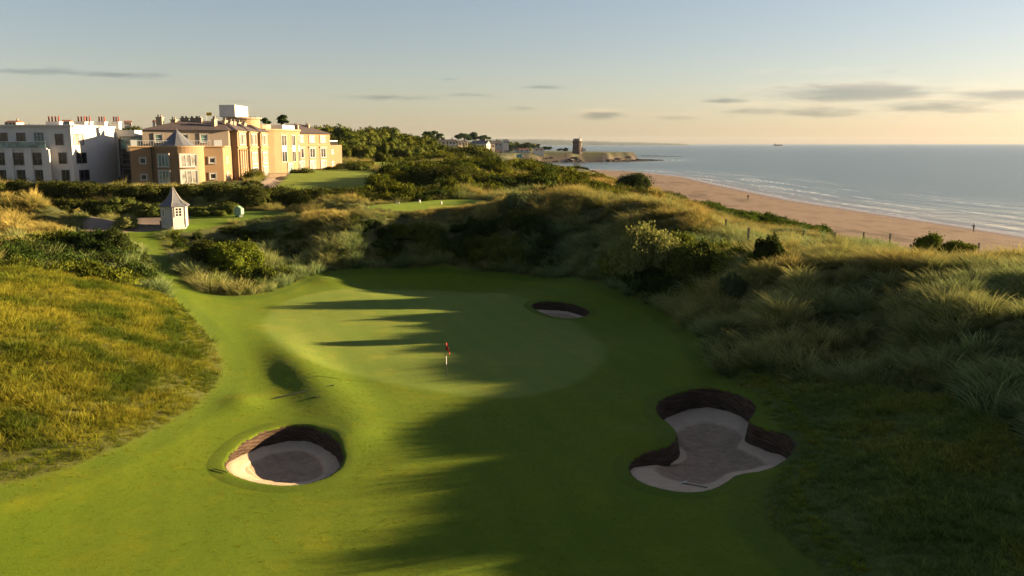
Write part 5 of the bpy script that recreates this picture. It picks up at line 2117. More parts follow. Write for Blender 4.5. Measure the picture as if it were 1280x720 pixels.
# projecting lower two storeys with terrace
PX1 = XU(60, 149, 16)
m = MB(wo_)
m.prism([(W0[0], 148.8), (PX1, 148.8), (PX1, 150.2), (W0[0], 150.2)], 10.0, 18.15)
pj = m.build('projecting_wall', M_WHITE, wb_)
m = MB(wo_)
m.box(((W0[0] + PX1) / 2, 148.75, 18.22), (PX1 - W0[0] + .3, 0.4, 0.16))
m.build('cornice', M_WHITE2, pj)
m = MB(wo_)
for u in (-40, -12, 12.5, 36.5, 58.5):
    m.box((XU(u, 148.6, 15), 148.65, 14.1), (1.3, 0.35, 8.0))
m.build('pier', M_WHITE, pj)
m = MB(wo_)
m.box(((W0[0] + PX1) / 2, 148.95, 18.85), (PX1 - W0[0] - .3, 0.04, 1.05))
gb = m.build('glass_balustrade', M_BALU, wb_)
m = MB(wo_)
m.box(((W0[0] + PX1) / 2, 148.95, 19.40), (PX1 - W0[0] - .3, 0.07, 0.05))
for k in range(12):
    m.box((PX1 - 0.4 - k * 2.0, 148.99, 18.85), (0.05, 0.05, 1.05))
m.build('handrail', M_METAL, gb)
fw0, fw1 = W0, W1
for u, zc, w_, h_ in ((-16, 19.9, 1.35, 1.9), (7, 19.9, 1.35, 1.9), (29, 19.9, 1.35, 1.9), (51.5, 19.9, 1.35, 1.9), (76.5, 19.75, 1.25, 1.8), (78.8, 16.6, 1.25, 1.8), (81, 13.6, 1.25, 1.9)):
    window(wb_, wo_, fw0, fw1, on_wall(fw0, fw1, u), zc, w_, h_, 2, 1, M_FRAMED, M_TEAL if u == 51.5 else M_PANE)
q0, q1 = (W0[0], 148.8), (PX1, 148.8)
for u, zc in ((-20, 16.5), (3, 16.5), (24.2, 16.5), (47.3, 16.5), (-18, 13.6), (4.5, 13.6), (27, 13.6), (49.8, 13.6)):
    window(wb_, wo_, q0, q1, on_wall(q0, q1, u), zc, 1.75, 2.0, 2, 2, M_FRAMED, M_PANE)
for u, zc in ((100, 19.8), (102, 16.6), (104, 13.6)):
    window(wb_, wo_, W1, W2, on_wall(W1, W2, u), zc, 3.4, 1.8, 2, 1, M_FRAMED, M_CURT if zc > 19 else M_PANE)
q = MB(wo_)
q.box((XU(62.5, 149.7, 16), 149.85, 14.0), (0.12, 0.12, 8.0))
q.build('rain_pipe', M_STONE, wb_)
for (u, y, pots, w_) in ((67, 160, 4, 2.1), (101.5, 163, 3, 1.5), (110, 166, 2, 1.0), (127, 168, 3, 1.3), (145, 170, 3, 1.2)):
    zt = CAMZ + (180 - 153.0) * y / FPX
    chimney(wb_, wo_, XU(u, y, 24), y, 21.8, zt - 0.1, M_WHITE, pots, M_POT, w_ * 1.15, 1.2, potw=0.15, poth=0.95)

# planting and low walls at the foot of the long facade
for i, (u, vb, w, h, yy, mt, lb) in enumerate([
        (315, 231, 34, 9, 153, 'hedge', "clipped dark bush row at the near corner of the hotel facade"),
        (338, 222, 30, 6, 172, 'hedge', "low clipped hedge in the middle of the terrace garden"),
        (377, 215, 40, 6, 198, 'mid', "low green planting under the curved hotel wall"),
        (312, 232, 14, 12, 149, 'grey', "pale spiky plant by the path at the hotel corner"),
        (268, 234, 16, 8, 144, 'dark', "single dark bush above the long hedge below the hotel"),
        (418, 212, 30, 5, 218, 'hedge', "dark low bush row along the foot of the annex")]):
    shrub('garden_bush', lb, u, vb, w, h, mt, 1500, 0.16, 70 + i, y=yy, depth=0.5, cat='bush', group="planting at the foot of the hotel")
M_SANDST = simple_mat("beige_stone", (0.42, 0.31, 0.20), 0.9, 0.2, 1)
for i, (u, y, w_, lb) in enumerate(((331, 170, 4.0, "beige stone garden wall nearest the hotel corner"), (347, 184, 3.6, "beige stone garden wall farther along the hotel terrace"))):
    x = XU(u, y, 12)
    m = MB((x, y, hh(x, y)))
    m.box((x, y, hh(x, y) + 0.35), (w_, 0.6, 1.1), 0.5)
    m.box((x, y, hh(x, y) + 0.95), (w_ + .2, 0.75, 0.12), 0.5)
    o = m.build('garden_wall', M_SANDST)
    o.location = (x, y, hh(x, y))
    tag(o, lb, 'garden wall', "low stone walls on the hotel terrace")

# ------------------------------------------------------------------ starter hut
M_BOARD = simple_mat("pale_grey_boards", (0.34, 0.34, 0.32), 0.8, 0.1, 1.5)
M_TRIM = simple_mat("cream_trim", (0.46, 0.41, 0.35), 0.7, 0.08, 2)
hp = GH(219, 283)
hz0 = hp[2] + 0.02
hut = empty('starter_hut', (hp[0], hp[1], hz0), label="small six-sided pale grey timber hut with bell-shaped slate roof on the lawn", cat='hut')
ho2 = (0, 0, 0)
RH = 1.55
ang = [R(-77 + 60 * k) for k in range(6)]
hexp = [(RH * math.cos(a), RH * math.sin(a)) for a in ang]
m = MB()
m.prism(hexp, -0.3, 2.45)
hw = m.build('wall', M_BOARD, hut)
m = MB()
for (x, y) in hexp:
    m.box((x, y, 1.2), (0.13, 0.13, 2.5), math.atan2(y, x))
for zz_, hgt in ((0.12, 0.24), (1.12, 0.07), (2.38, 0.16)):
    q = [(x * 1.02, y * 1.02) for x, y in hexp]
    m.prism(q, zz_ - hgt / 2, zz_ + hgt / 2)
m.build('trim', M_TRIM, hw)
m = MB()
m.cone((0, 0), 0, 0, 0, 0, 6, prof=[(1.9, 2.42), (1.93, 2.5), (1.35, 2.80), (0.95, 3.15), (0.5, 3.85), (0.12, 4.55), (0.03, 4.7)])
for v_ in range(len(m.v)):
    x, y, z = m.v[v_]
    c_, s_ = math.cos(R(-77)), math.sin(R(-77))
    m.v[v_] = (x * c_ - y * s_, x * s_ + y * c_, z)
m.build('roof', M_SLATEB, hut)
m = MB()
for k in range(6):
    a = ang[k]
    m.tube([(1.94 * math.cos(a), 1.94 * math.sin(a), 2.5), (0.96 * math.cos(a), 0.96 * math.sin(a), 3.17), (0.5 * math.cos(a), 0.5 * math.sin(a), 3.87), (0.06 * math.cos(a), 0.06 * math.sin(a), 4.7)], 0.035, 5)
m.build('ridge', M_STONE, hut)
e0, e1 = hexp[0], hexp[1]
window(hut, ho2, e0, e1, RH * 0.45, 1.78, 0.78, 1.0, 2, 3, M_WHITE2, M_PANE)
e0, e1 = hexp[5], hexp[0]
window(hut, ho2, e0, e1, RH * 0.22, 1.75, 0.34, 0.85, 1, 1, M_WHITE2, M_TEAL)
q = MB()
L_ = math.hypot(e1[0] - e0[0], e1[1] - e0[1])
cx_, cy_ = e0[0] + (e1[0] - e0[0]) * .62, e0[1] + (e1[1] - e0[1]) * .62
q.box((cx_ + .03 * math.cos(R(-107)), cy_ + .03 * math.sin(R(-107)), 1.08), (0.74, 0.06, 2.0), math.atan2(e1[1] - e0[1], e1[0] - e0[0]))
dr = q.build('door', M_BOARD, hut)
q = MB()
q.box((cx_ + .25 + .07 * math.cos(R(-107)), cy_ + .07 * math.sin(R(-107)) + .07, 1.05), (0.05, 0.06, 0.14), 0)
q.build('handle', M_DARK, dr)
# bin beside it
bp_ = GH(204, 282.5)
bin_ = empty('litter_bin', bp_, label="small black bin beside the left wall of the hut", cat='bin')
m = MB()
m.prism([(-.24, -.24), (.24, -.24), (.24, .24), (-.24, .24)], 0, 0.55, [(-.27, -.27), (.27, -.27), (.27, .27), (-.27, .27)])
m.build('body', M_DARK, bin_)
m = MB()
m.box((0, 0, 0.59), (0.62, 0.62, 0.08))
m.build('lid', M_DARK, bin_)
# green slatted hexagon
M_GREENP = simple_mat("pale_green_paint", (0.16, 0.27, 0.17), 0.6, 0.15, 3)
gpz = GH(299, 271)
gs = empty('slatted_drum', gpz, R(-24), label="pale green six-sided slatted drum standing on the lawn right of the hut", cat='drum')
m = MB()
h6 = [(0.66 * math.cos(R(60 * k + 90)), 0.72 + 0.70 * math.sin(R(60 * k + 90))) for k in range(6)]
vs = [(x, -0.28, z) for x, z in h6] + [(x * 1.0, 0.28, z) for x, z in h6]
m.add(vs, [tuple(range(6)), tuple(range(11, 5, -1))] + [(i, (i + 1) % 6, 6 + (i + 1) % 6, 6 + i) for i in range(6)])
m.build('body', M_GREENP, gs)
m = MB()
for k in range(5):
    m.box((-0.36 + 0.18 * k, -0.30, 0.74), (0.06, 0.05, 1.02 - abs(k - 2) * 0.12))
m.build('slats', simple_mat("light_green_paint", (0.30, 0.42, 0.28), 0.6, 0.1, 3), gs)
m = MB()
for sx in (-0.3, 0.3):
    m.box((sx, 0, 0.08), (0.08, 0.7, 0.2))
m.build('foot', M_DARK, gs)

# arched shelter by the wood
ap = PD(500, 197, 345)
az_ = hh(ap[0], 345)
ash = empty('arched_shelter', (ap[0], 345, az_), 0.3, label="small white curved shelter in front of the dark wood", cat='shelter')
m = MB()
prof = [(-1.6 + 0.0, 2.3), (-0.8, 2.45), (0.0, 2.25), (0.7, 1.75), (1.25, 1.0), (1.5, 0.1)]
vs = []
for (x, z) in prof:
    vs += [(x, -0.9, z), (x, 0.9, z), (x * .97, .9, z - 0.16), (x * .97, -.9, z - 0.16)]
fs = []
for i in range(len(prof) - 1):
    for k in range(4):
        fs.append((4 * i + k, 4 * i + (k + 1) % 4, 4 * i + 4 + (k + 1) % 4, 4 * i + 4 + k))
fs += [(0, 1, 2, 3), tuple(4 * (len(prof) - 1) + k for k in (3, 2, 1, 0))]
m.add(vs, fs)
m.build('roof', M_WHITE2, ash)
for sy in (-0.8, 0.8):
    m = MB()
    m.tube([(-1.2, sy, 0), (-0.3, sy, 2.2)], 0.07, 6)
    m.tube([(0.5, sy, 0), (-0.2, sy, 2.2)], 0.07, 6)
    m.build('leg', M_METAL, ash)

# dark timber box on the dune
tb_ = PD(638, 240, 150)
tz = hh(tb_[0], 150)
zc_ = max(tz, tb_[2] - 0.3)
tbx = empty('timber_box', (tb_[0], 150, zc_), 0.25, label="dark weathered timber box half hidden in the dune grass behind the tee", cat='box')
m = MB()
m.box((0, 0, 0.45), (2.1, 1.2, 1.3))
m.build('body', simple_mat("dark_timber", (0.06, 0.045, 0.04), 0.9, 0.3, 2, bump=.3), tbx)
m = MB()
m.box((0, 0, 1.16), (2.3, 1.4, 0.12))
m.build('lid', simple_mat("grey_timber", (0.09, 0.07, 0.06), 0.9, 0.3, 2), tbx)

# ------------------------------------------------------------------ golf furniture
fpz = GH(558, 470)
fl = empty('flagstick', fpz, label="red pennant flag on a dark and white pole in the hole on the green", cat='flag')
m = MB()
m.tube([(0, 0, -0.1), (0, 0, 0.75)], 0.022, 8)
m.tube([(0, 0, 1.28), (0, 0, 2.12)], 0.022, 8)
m.build('pole', simple_mat("black_pole", (0.02, 0.02, 0.02), 0.5, 0.1, 4), fl)
m = MB()
m.tube([(0, 0, 0.75), (0, 0, 1.28)], 0.028, 8)
m.build('white_band', M_WHITE2, fl)
vs = []
fs = []
NX = 8
for i in range(NX + 1):
    t = i / NX
    hgt = 0.46 * (1 - t) + 0.04
    xo = 0.24 * t + 0.0
    dy = 0.07 * math.sin(t * 6)
    zc_ = 1.88 - 0.42 * t * t - 0.08 * t
    vs += [(xo, dy, zc_ + hgt / 2), (xo, dy, zc_ - hgt / 2), (xo, dy + 0.012, zc_ + hgt / 2), (xo, dy + 0.012, zc_ - hgt / 2)]
for i in range(NX):
    a = 4 * i
    fs += [(a, a + 1, a + 5, a + 4), (a + 2, a + 6, a + 7, a + 3), (a, a + 4, a + 6, a + 2), (a + 1, a + 3, a + 7, a + 5)]
fs += [(0, 2, 3, 1), (4 * NX, 4 * NX + 1, 4 * NX + 3, 4 * NX + 2)]
m = MB()
m.add(vs, fs)
m.build('flag', simple_mat("red_cloth", (0.60, 0.03, 0.02), 0.7, 0.1, 4), fl)
m = MB()
m.cone((0, 0), 0.065, 0.065, -0.05, 0.012, 16)
m.build('cup', M_DARK, fl)


def rake(label, a, b, head=True, hcol=(0.02, 0.05, 0.03), width=0.55, rad=0.02, hz_=None):
    A, B = np.array(a), np.array(b)
    root = empty('bunker_rake', tuple(A), label=label, cat='rake', group="rakes lying by the bunkers")
    m = MB(tuple(A))
    m.tube([tuple(A), tuple((A + B) / 2 + np.array((0, 0, 0.01))), tuple(B)], rad, 6)
    m.build('handle', simple_mat("rake_handle", hcol, 0.6, 0.1, 4), root)
    if head:
        d = (B - A)[:2] / np.linalg.norm((B - A)[:2])
        m = MB(tuple(A))
        rz = math.atan2(d[1], d[0]) + math.pi / 2
        m.box((A[0], A[1], A[2] + 0.02), (width, 0.05, 0.05), rz)
        for k in range(9):
            o_ = (-0.5 + k / 8) * width * 0.92
            m.box((A[0] + o_ * math.cos(rz), A[1] + o_ * math.sin(rz), A[2] - 0.03), (0.015, 0.015, 0.08), rz)
        m.build('head', M_WHITE2, root)
    return root


def floor_pt(bi, u, v):
    """point on the sand of a bunker seen at (u, v)"""
    S_ = BUNK[bi]['sv']
    z = 4.0
    for _ in range(6):
        p = P(u, v, z)
        k = np.argmin((S_[:, 0] - p[0]) ** 2 + (S_[:, 1] - p[1]) ** 2)
        z = S_[k, 2] + 0.03
    return (p[0], p[1], z)


rake("pale-headed rake with a green handle lying on the front sand of the hourglass bunker", floor_pt(1, 853, 604), floor_pt(1, 884, 609.5))
a_ = GH(266, 587)
b__ = GH(284, 592)
rake("dark-handled rake lying on the turf at the left rim of the round pot bunker", (b__[0], b__[1], b__[2] + 0.06), (a_[0], a_[1], a_[2] + 0.05), head=False, hcol=(0.02, 0.02, 0.02))
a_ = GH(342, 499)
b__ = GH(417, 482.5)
rake("long dark pole standing in for a thin shadow streak on the grass below the mown hollow left of the green", (a_[0], a_[1], a_[2] + 0.05), (b__[0], b__[1], b__[2] + 0.05), head=False, hcol=(0.015, 0.02, 0.012), rad=0.035)  # pole added in place of a tapering shadow on the grass

for i, (u, v, lb) in enumerate(((497, 254.5, "low white tee marker at the left end of the tee"), (524.5, 253.5, "middle white tee marker, left one of the upright pair"), (551.5, 255.5, "upright white tee marker nearest the right end of the tee"))):
    p = GH(u, v)
    r_ = empty('tee_marker', p, label=lb, cat='tee marker', group="white markers on the tee")
    m = MB()
    if i == 0:
        m.box((0, 0, 0.1), (0.5, 0.2, 0.2))
    else:
        m.cone((0, 0), 0, 0, 0, 0, 10, prof=[(0.10, 0), (0.12, .1), (0.12, 0.34), (0.06, 0.42)])
    m.build('body', M_WHITE2, r_)
    m = MB()
    m.cone((0, 0), 0.03, 0.02, -0.12, 0.02, 6)
    m.build('spike', M_DARK, r_)

p = GH(215, 324)
r_ = empty('marker_post', p, label="short white marker post standing at the edge of the bank below the hut", cat='post')
m = MB()
m.prism([(-.07, -.05), (.07, -.05), (.07, .05), (-.07, .05)], -0.2, 0.62)
m.build('post', M_WHITE2, r_)
m = MB()
m.prism([(-.07, -.05), (.07, -.05), (.07, .05), (-.07, .05)], 0.62, 0.70, [(-.01, -.01), (.01, -.01), (.01, .01), (-.01, .01)])
m.build('cap', M_WHITE2, r_)

p = GH(98.5, 297)
r_ = empty('ball_washer', (p[0], p[1], p[2]), label="black ball washer on a stand at the corner of the tarmac path", cat='ball washer')
m = MB()
m.cone((0, 0), 0, 0, 0, 0, 12, prof=[(0.22, 0), (0.2, .05), (0.06, .08), (0.06, .45), (0.06, .5)])
m.build('stand', M_DARK, r_)
m = MB()
m.cone((0, 0), 0, 0, 0, 0, 14, prof=[(0.12, .42), (0.22, .5), (0.24, .75), (0.2, .9), (0.1, .97)])
m.box((0.2, 0, 0.62), (0.22, 0.22, 0.2))
m.build('body', M_DARK, r_)
m = MB()
m.tube([(0, 0, .95), (0, 0, 1.1)], 0.03, 6)
m.cone((0, 0), .06, .05, 1.08, 1.14, 10)
m.build('plunger', M_DARK, r_)

# soil scrape on the fairway
p = GH(397, 496)
m = MB(p)
for k in range(5):
    a = k * 1.3
    m.cone((p[0] + .14 * math.cos(a), p[1] + .1 * math.sin(a)), 0.09, 0.03, p[2] - .02, p[2] + .025, 7)
o = m.build('divot', simple_mat("bare_soil", (0.03, 0.022, 0.014), 0.95, 0.3, 9))
o.location = p
tag(o, "small dark soil divot in the fairway beyond the round pot bunker", 'divot')

# ------------------------------------------------------------------ fence posts behind the dune crest
M_WOODP = simple_mat("weathered_post", (0.10, 0.085, 0.07), 0.9, 0.3, 4)
fposts = [(907, 293, 12), (935, 305.5, 16), (1004, 303, 12), (1043, 301, 11), (1079, 303, 13), (1112, 307, 15), (1223, 315.5, 12)]
poss = []
for (u, v, h_) in fposts:
    q = GH(u, v)
    yy = min(q[1], 100.0) if q[1] > 60 else q[1]
    poss.append((u, v, h_, q))
fo = poss[3][3]
fence = empty('wire_fence', (fo[0], fo[1], fo[2]), label="weathered post and wire fence along the seaward side of the dune crest", cat='fence')
tops = []
for (u, v, h_, q) in poss:
    yy = 96.0 + (q[1] - 96) * 0.15 if abs(q[1] - 96) > 20 else q[1]
    xx = PD(u, v, yy)[0]
    g = hh(xx, yy)
    zt = CAMZ - (v - h_ - 180) * yy * 1.0 / FPX
    zt = PD(u, v - h_, yy)[2]
    zt = max(zt, g + 1.65)
    m = MB((fo[0], fo[1], fo[2]))
    m.box((xx, yy, (g - .3 + zt) / 2), (0.15, 0.15, zt - g + 0.3), 0.3)
    m.build('post', M_WOODP, fence)
    tops.append((xx, yy, zt, g))
tops.sort()
m = MB((fo[0], fo[1], fo[2]))
for i in range(len(tops) - 1):
    a, b_ = tops[i], tops[i + 1]
    for dz in (0.12, 0.5):
        m.tube([(a[0], a[1], a[2] - dz), ((a[0] + b_[0]) / 2, (a[1] + b_[1]) / 2, (a[2] + b_[2]) / 2 - dz - .08), (b_[0], b_[1], b_[2] - dz)], 0.006, 4)
m.build('wire', M_FRAMED, fence)

# ------------------------------------------------------------------ people on the beach


def person_mat(name, top, legs):
    m, nt = new_mat(name)
    t = NT(nt)
    o = t.n("ShaderNodeOutputMaterial")
    b = t.n("ShaderNodeBsdfPrincipled")
    b.inputs["Roughness"].default_value = 0.9
    tc = t.n("ShaderNodeTexCoord")
    sp = t.n("ShaderNodeSeparateXYZ")
    t.l(tc.outputs["Object"], sp.inputs[0])
    c = t.mix(t.ramp(sp.outputs[2], 0.92, 0.93), legs, top)
    c = t.mix(t.ramp(sp.outputs[2], 1.48, 1.49), c, (0.45, 0.27, 0.19))
    c = t.mix(t.ramp(sp.outputs[2], 0.09, 0.10), (0.03, 0.03, 0.03), c)
    t.l(c, b.inputs["Base Color"])
    t.l(b.outputs[0], o.inputs[0])
    return m


def person(label, loc, rz, mat, stride=0.28, arms='swing'):
    root = empty('person', loc, rz, label=label, cat='person')
    if arms == 'up':
        la = [(0.02, 0.24, 1.32), (0.22, 0.34, 1.28), (0.18, 0.16, 1.48)]
        ra = [(0.02, -0.24, 1.32), (0.22, -0.34, 1.28), (0.18, -0.16, 1.48)]
    else:
        la = [(0.0, 0.23, 1.38), (0.10, 0.27, 1.10), (0.26, 0.25, 0.90)]
        ra = [(0.0, -0.23, 1.38), (-0.12, -0.27, 1.10), (-0.16, -0.25, 0.84)]
    J = [((0, 0, 0.95), .15), ((0.02, 0, 1.15), .14), ((0.02, 0, 1.36), .16), ((0.03, 0, 1.47), .06), ((0.05, 0, 1.54), .065), ((0.06, 0, 1.64), .10), ((0.06, 0, 1.72), .075),
         ((0, .2, 1.41), .075), (la[0], .06), (la[1], .048), (la[2], .035), ((0, -.2, 1.41), .075), (ra[0], .06), (ra[1], .048), (ra[2], .035),
         ((0.02, .1, .90), .11), ((stride * .6, .11, .50), .075), ((stride, .11, .10), .05), ((stride + .18, .12, .04), .04),
         ((0.0, -.1, .90), .11), ((-stride * .2, -.11, .50), .075), ((-stride * 1.1, -.11, .14), .05), ((-stride * 1.1 + .16, -.11, .04), .04)]
    E = [(0, 1), (1, 2), (2, 3), (3, 4), (4, 5), (5, 6), (2, 7), (7, 8), (8, 9), (9, 10), (2, 11), (11, 12), (12, 13), (13, 14), (0, 15), (15, 16), (16, 17), (17, 18), (0, 19), (19, 20), (20, 21), (21, 22)]
    me = bpy.data.meshes.new('body')
    me.from_pydata([j[0] for j in J], E, [])
    me.materials.append(mat)
    o = bpy.data.objects.new('body', me)
    COL.objects.link(o)
    o.parent = root
    sk = o.modifiers.new('skin', 'SKIN')
    for i, j in enumerate(J):
        me.skin_vertices[0].data[i].radius = (j[1], j[1])
    me.skin_vertices[0].data[0].use_root = True
    sb = o.modifiers.new('sub', 'SUBSURF')
    sb.levels = 1
    sb.render_levels = 2
    m = MB()
    m.cone((0.05, 0), 0, 0, 0, 0, 12, prof=[(0.098, 1.62), (0.112, 1.68), (0.10, 1.76), (0.05, 1.81)])
    m.build('hair', M_DARK, root, smooth=True)
    return root


pz = P(1217, 289.3, 0.45)
pz = (pz[0], pz[1], hh(pz[0], pz[1]))
person("person in dark clothes walking on the wet sand near the water at the right", pz, R(200), person_mat("walker_clothes", (0.02, 0.02, 0.025), (0.06, 0.04, 0.035)), 0.25, 'up')
pz = P(935, 248.8, 0.9)
pz = (pz[0], pz[1], hh(pz[0], pz[1]))
person("distant person in black standing on the dry sand in the middle of the beach", pz, R(80), person_mat("stander_clothes", (0.012, 0.012, 0.014), (0.03, 0.02, 0.015)), 0.1)

# ------------------------------------------------------------------ seaside village, tower and headland
M_HOUSE = [simple_mat("house_white", (0.50, 0.47, 0.43), 0.9, 0.08, 0.4), simple_mat("house_cream", (0.58, 0.47, 0.36), 0.9, 0.1, 0.4), simple_mat("house_grey", (0.36, 0.34, 0.33), 0.9, 0.1, 0.4)]
M_TILE = simple_mat("red_tile", (0.20, 0.075, 0.045), 0.9, 0.2, 1)


def house(label, u, vb, y, wpx, hpx, depth, mat, roof, rz=0.0, nwin=3, flat=False, group=None, cat='house', rows=1):
    x = XU(u, y, 10)
    zb = PD(u, vb, y)[2]
    zb0 = min(zb, hh(x, y))
    w = wpx / FPX * y
    h = hpx / FPX * y
    root = empty('house', (x, y, zb), rz, label=label, cat=cat, group=group)
    m = MB()
    wall_h = h if flat else h * 0.62
    m.box((0, 0, (zb0 - 1 - zb + wall_h) / 2), (w, depth, wall_h - (zb0 - 1 - zb)))
    wl = m.build('wall', mat, root)
    m = MB()
    if flat:
        m.box((0, 0, wall_h + 0.12), (w + .4, depth + .4, 0.25))
    else:
        hw, hd = w / 2 + .3, depth / 2 + .3
        vs = [(-hw, -hd, wall_h), (hw, -hd, wall_h), (hw, hd, wall_h), (-hw, hd, wall_h), (-hw, 0, h), (hw, 0, h)]
        m.add(vs, [(0, 1, 5, 4), (2, 3, 4, 5), (1, 2, 5), (3, 0, 4), (3, 2, 1, 0)])
    rf_ = m.build('roof', roof, root)
    if not flat and w > 7:
        m = MB()
        m.box((w * 0.3, 0, h + 0.3), (0.8, 0.8, 1.6))
        m.build('chimney', M_BRICKC, rf_)
    for r in range(rows):
        for k in range(nwin):
            window(root, (0, 0, 0), (-w / 2, -depth / 2), (w / 2, -depth / 2), w * (k + 0.5) / nwin, wall_h * (r + 0.55) / rows, min(1.6, w / nwin * .5), min(1.5, wall_h / rows * 0.5), 1, 1, M_FRAMED, M_PANE)
    m = MB()
    return root


house("long low white villa with dark openings among the pines", 559, 181, 560, 21, 6.5, 8, M_HOUSE[0], M_SLATE, 0.1, 5, flat=False, group="white villas left of the bay")
house("smaller cream villa at the right of the long white villa", 577, 182, 575, 12, 6, 8, M_HOUSE[1], M_SLATE, 0.35, 3, group="white villas left of the bay")
house("large white gabled house with a blue-grey shaded side left of the bay", 601, 186, 800, 20, 10, 10, M_HOUSE[0], M_SLATEB, -0.3, 2)
house("tall cream house joined to the right of the large gabled house", 613, 185.5, 812, 8, 8, 9, M_HOUSE[1], M_SLATE, 0.3, 2)
house("grey house with a dark roof behind the cream house", 622, 183, 980, 10, 6.5, 9, M_HOUSE[2], M_SLATE, 0.2, 2)
house("white box-shaped house highest on the village skyline", 632, 181, 1010, 7, 6, 9, M_HOUSE[0], M_SLATE, 0.1, 2, flat=True)
G_C = "white seafront cottages above the beach"
for i, (u, vb, wp, hp_, k, lb) in enumerate((
        (612, 191.5, 10, 3, 1, "cream cottage at the left end of the seafront row"), (624, 191.5, 7, 3, 1, "cream cottage second from the left in the seafront row"),
        (634, 191, 6, 3.4, 0, "small white cottage left of the red-pitched cottage"), (645, 189, 5, 3.0, 0, "narrow white cottage beside the red-pitched cottage"),
        (655, 190, 13, 4.6, 0, "white cottage with the steepest red roof in the seafront row"), (673, 188.5, 12, 3.6, 0, "long white low building at the right end of the seafront row"),
        (620, 198.5, 3, 3.6, 1, "small pinkish kiosk by the sea wall"))):
    house(lb, u, vb, 930 if i < 6 else 880, wp, hp_, 6, M_HOUSE[k], M_TILE if i in (4, 1) else M_SLATE, 0.15, 2, group=G_C)
# sea wall
m = MB()
wx0, wx1 = XU(624, 890, 3), XU(643, 905, 3)
wo3 = (wx0, 890, 3.0)
m = MB(wo3)
m.box(((wx0 + wx1) / 2, 897, 2.6), (wx1 - wx0, 0.8, 5.0), 0.0)
for k in range(6):
    m.box((wx0 + (wx1 - wx0) * k / 5, 896.4, 2.6), (0.7, 0.6, 5.1))
o = m.build('sea_wall', M_SANDST)
o.location = wo3
tag(o, "pale buttressed sea wall below the seafront cottages", 'sea wall')
# teal lorry
lx = XU(650, 860, 4)
lz = PD(650, 198.2, 860)[2]
lo = empty('parked_lorry', (lx, 860, max(lz, hh(lx, 860))), 0.15, label="teal blue lorry parked on the sand below the cottages", cat='lorry')
M_TEALP = simple_mat("teal_paint", (0.05, 0.22, 0.27), 0.5, 0.15, 1)
m = MB()
m.box((-0.9, 0, 2.6), (5.2, 2.5, 2.9))
m.build('cargo_box', M_TEALP, lo)
m = MB()
m.prism([(1.8, -1.2), (3.9, -1.2), (3.9, 1.2), (1.8, 1.2)], 0.9, 3.0, [(1.8, -1.15), (3.4, -1.15), (3.4, 1.15), (1.8, 1.15)])
m.build('cab', M_WHITE2, lo)
m = MB()
m.box((0.2, 0, 0.95), (7.2, 1.8, 0.4))
m.build('chassis', M_DARK, lo)
for (x, y) in ((-2.6, -1.05), (-2.6, 1.05), (2.8, -1.05), (2.8, 1.05)):
    m = MB()
    m.tube([(x, y - .15, .5), (x, y + .15, .5)], 0.5, 14)
    m.build('wheel', M_DARK, lo)
# round coastal tower
ty_ = 960.0
tx_ = XU(721.5, ty_, 10)
tz_ = PD(721.5, 189.2, ty_)[2]
tw = empty('round_tower', (tx_, ty_, tz_), label="squat dark round stone tower on the rocky point", cat='tower')
M_DSTONE = simple_mat("dark_stone", (0.085, 0.060, 0.052), 0.95, 0.35, 0.6, bump=.3)
m = MB()
m.cone((0, 0), 0, 0, 0, 0, 28, prof=[(5.6, -4), (5.4, 0), (5.0, 7.0), (4.9, 9.0), (5.35, 9.4), (5.35, 11.4), (4.9, 11.4)])
m.build('wall', M_DSTONE, tw)
m = MB()
m.cone((0, 0), 0, 0, 0, 0, 24, prof=[(4.6, 11.4), (4.6, 13.2), (4.75, 13.25), (4.75, 13.6), (0.5, 14.0)])
m.build('lantern_storey', M_FRAMED, tw)
for a in (-110, -75, -40):
    m = MB()
    m.box((4.95 * math.cos(R(a)), 4.95 * math.sin(R(a)), 7.6), (0.9, 0.9, 1.2), R(a))
    m.build('window', M_STONE, tw)
m = MB()
m.tube([(2.0, 0, 13.8), (2.0, 0, 18.0)], 0.15, 5)
m.build('mast', M_DSTONE, tw)
m = MB()
m.box((7.5, 0, 1.6), (3.6, 4.0, 3.4))
m.box((6.0, 0, 3.6), (1.8, 3.0, 2.0))
m.build('lean_to', M_WHITE2, tw)
# rocks round the point and the reef running out
M_ROCK = simple_mat("wet_rock", (0.040, 0.030, 0.025), 0.8, 0.35, 0.3, bump=.5)


def rock_band(label, pts, seed, hmax, wid, mat=None, kind='stuff', n=260):
    rg = np.random.default_rng(seed)
    V_, F_ = [], []
    iv, ifc = ico()
    k = 0
    for i in range(n):
        t = rg.random() * (len(pts) - 1)
        j = int(t)
        f = t - j
        x = pts[j][0] * (1 - f) + pts[j + 1][0] * f + rg.normal() * wid
        y = pts[j][1] * (1 - f) + pts[j + 1][1] * f + rg.normal() * wid
        s = rg.uniform(0.4, 1.0) * hmax
        z = max(hh(x, y), -0.3)
        q = iv * np.array((s * rg.uniform(1.5, 4), s * rg.uniform(1.2, 2.5), s * rg.uniform(0.4, 0.8)))
        q = q * (1 + 0.25 * rg.normal(size=(len(iv), 1)))
        V_.append(q + np.array((x, y, z)))
        F_.append(ifc + k)
        k += len(iv)
    o = mesh_np('rocks', np.concatenate(V_), np.concatenate(F_), mat or M_ROCK)
    tag(o, label, 'rocks', kind=kind)
    return o


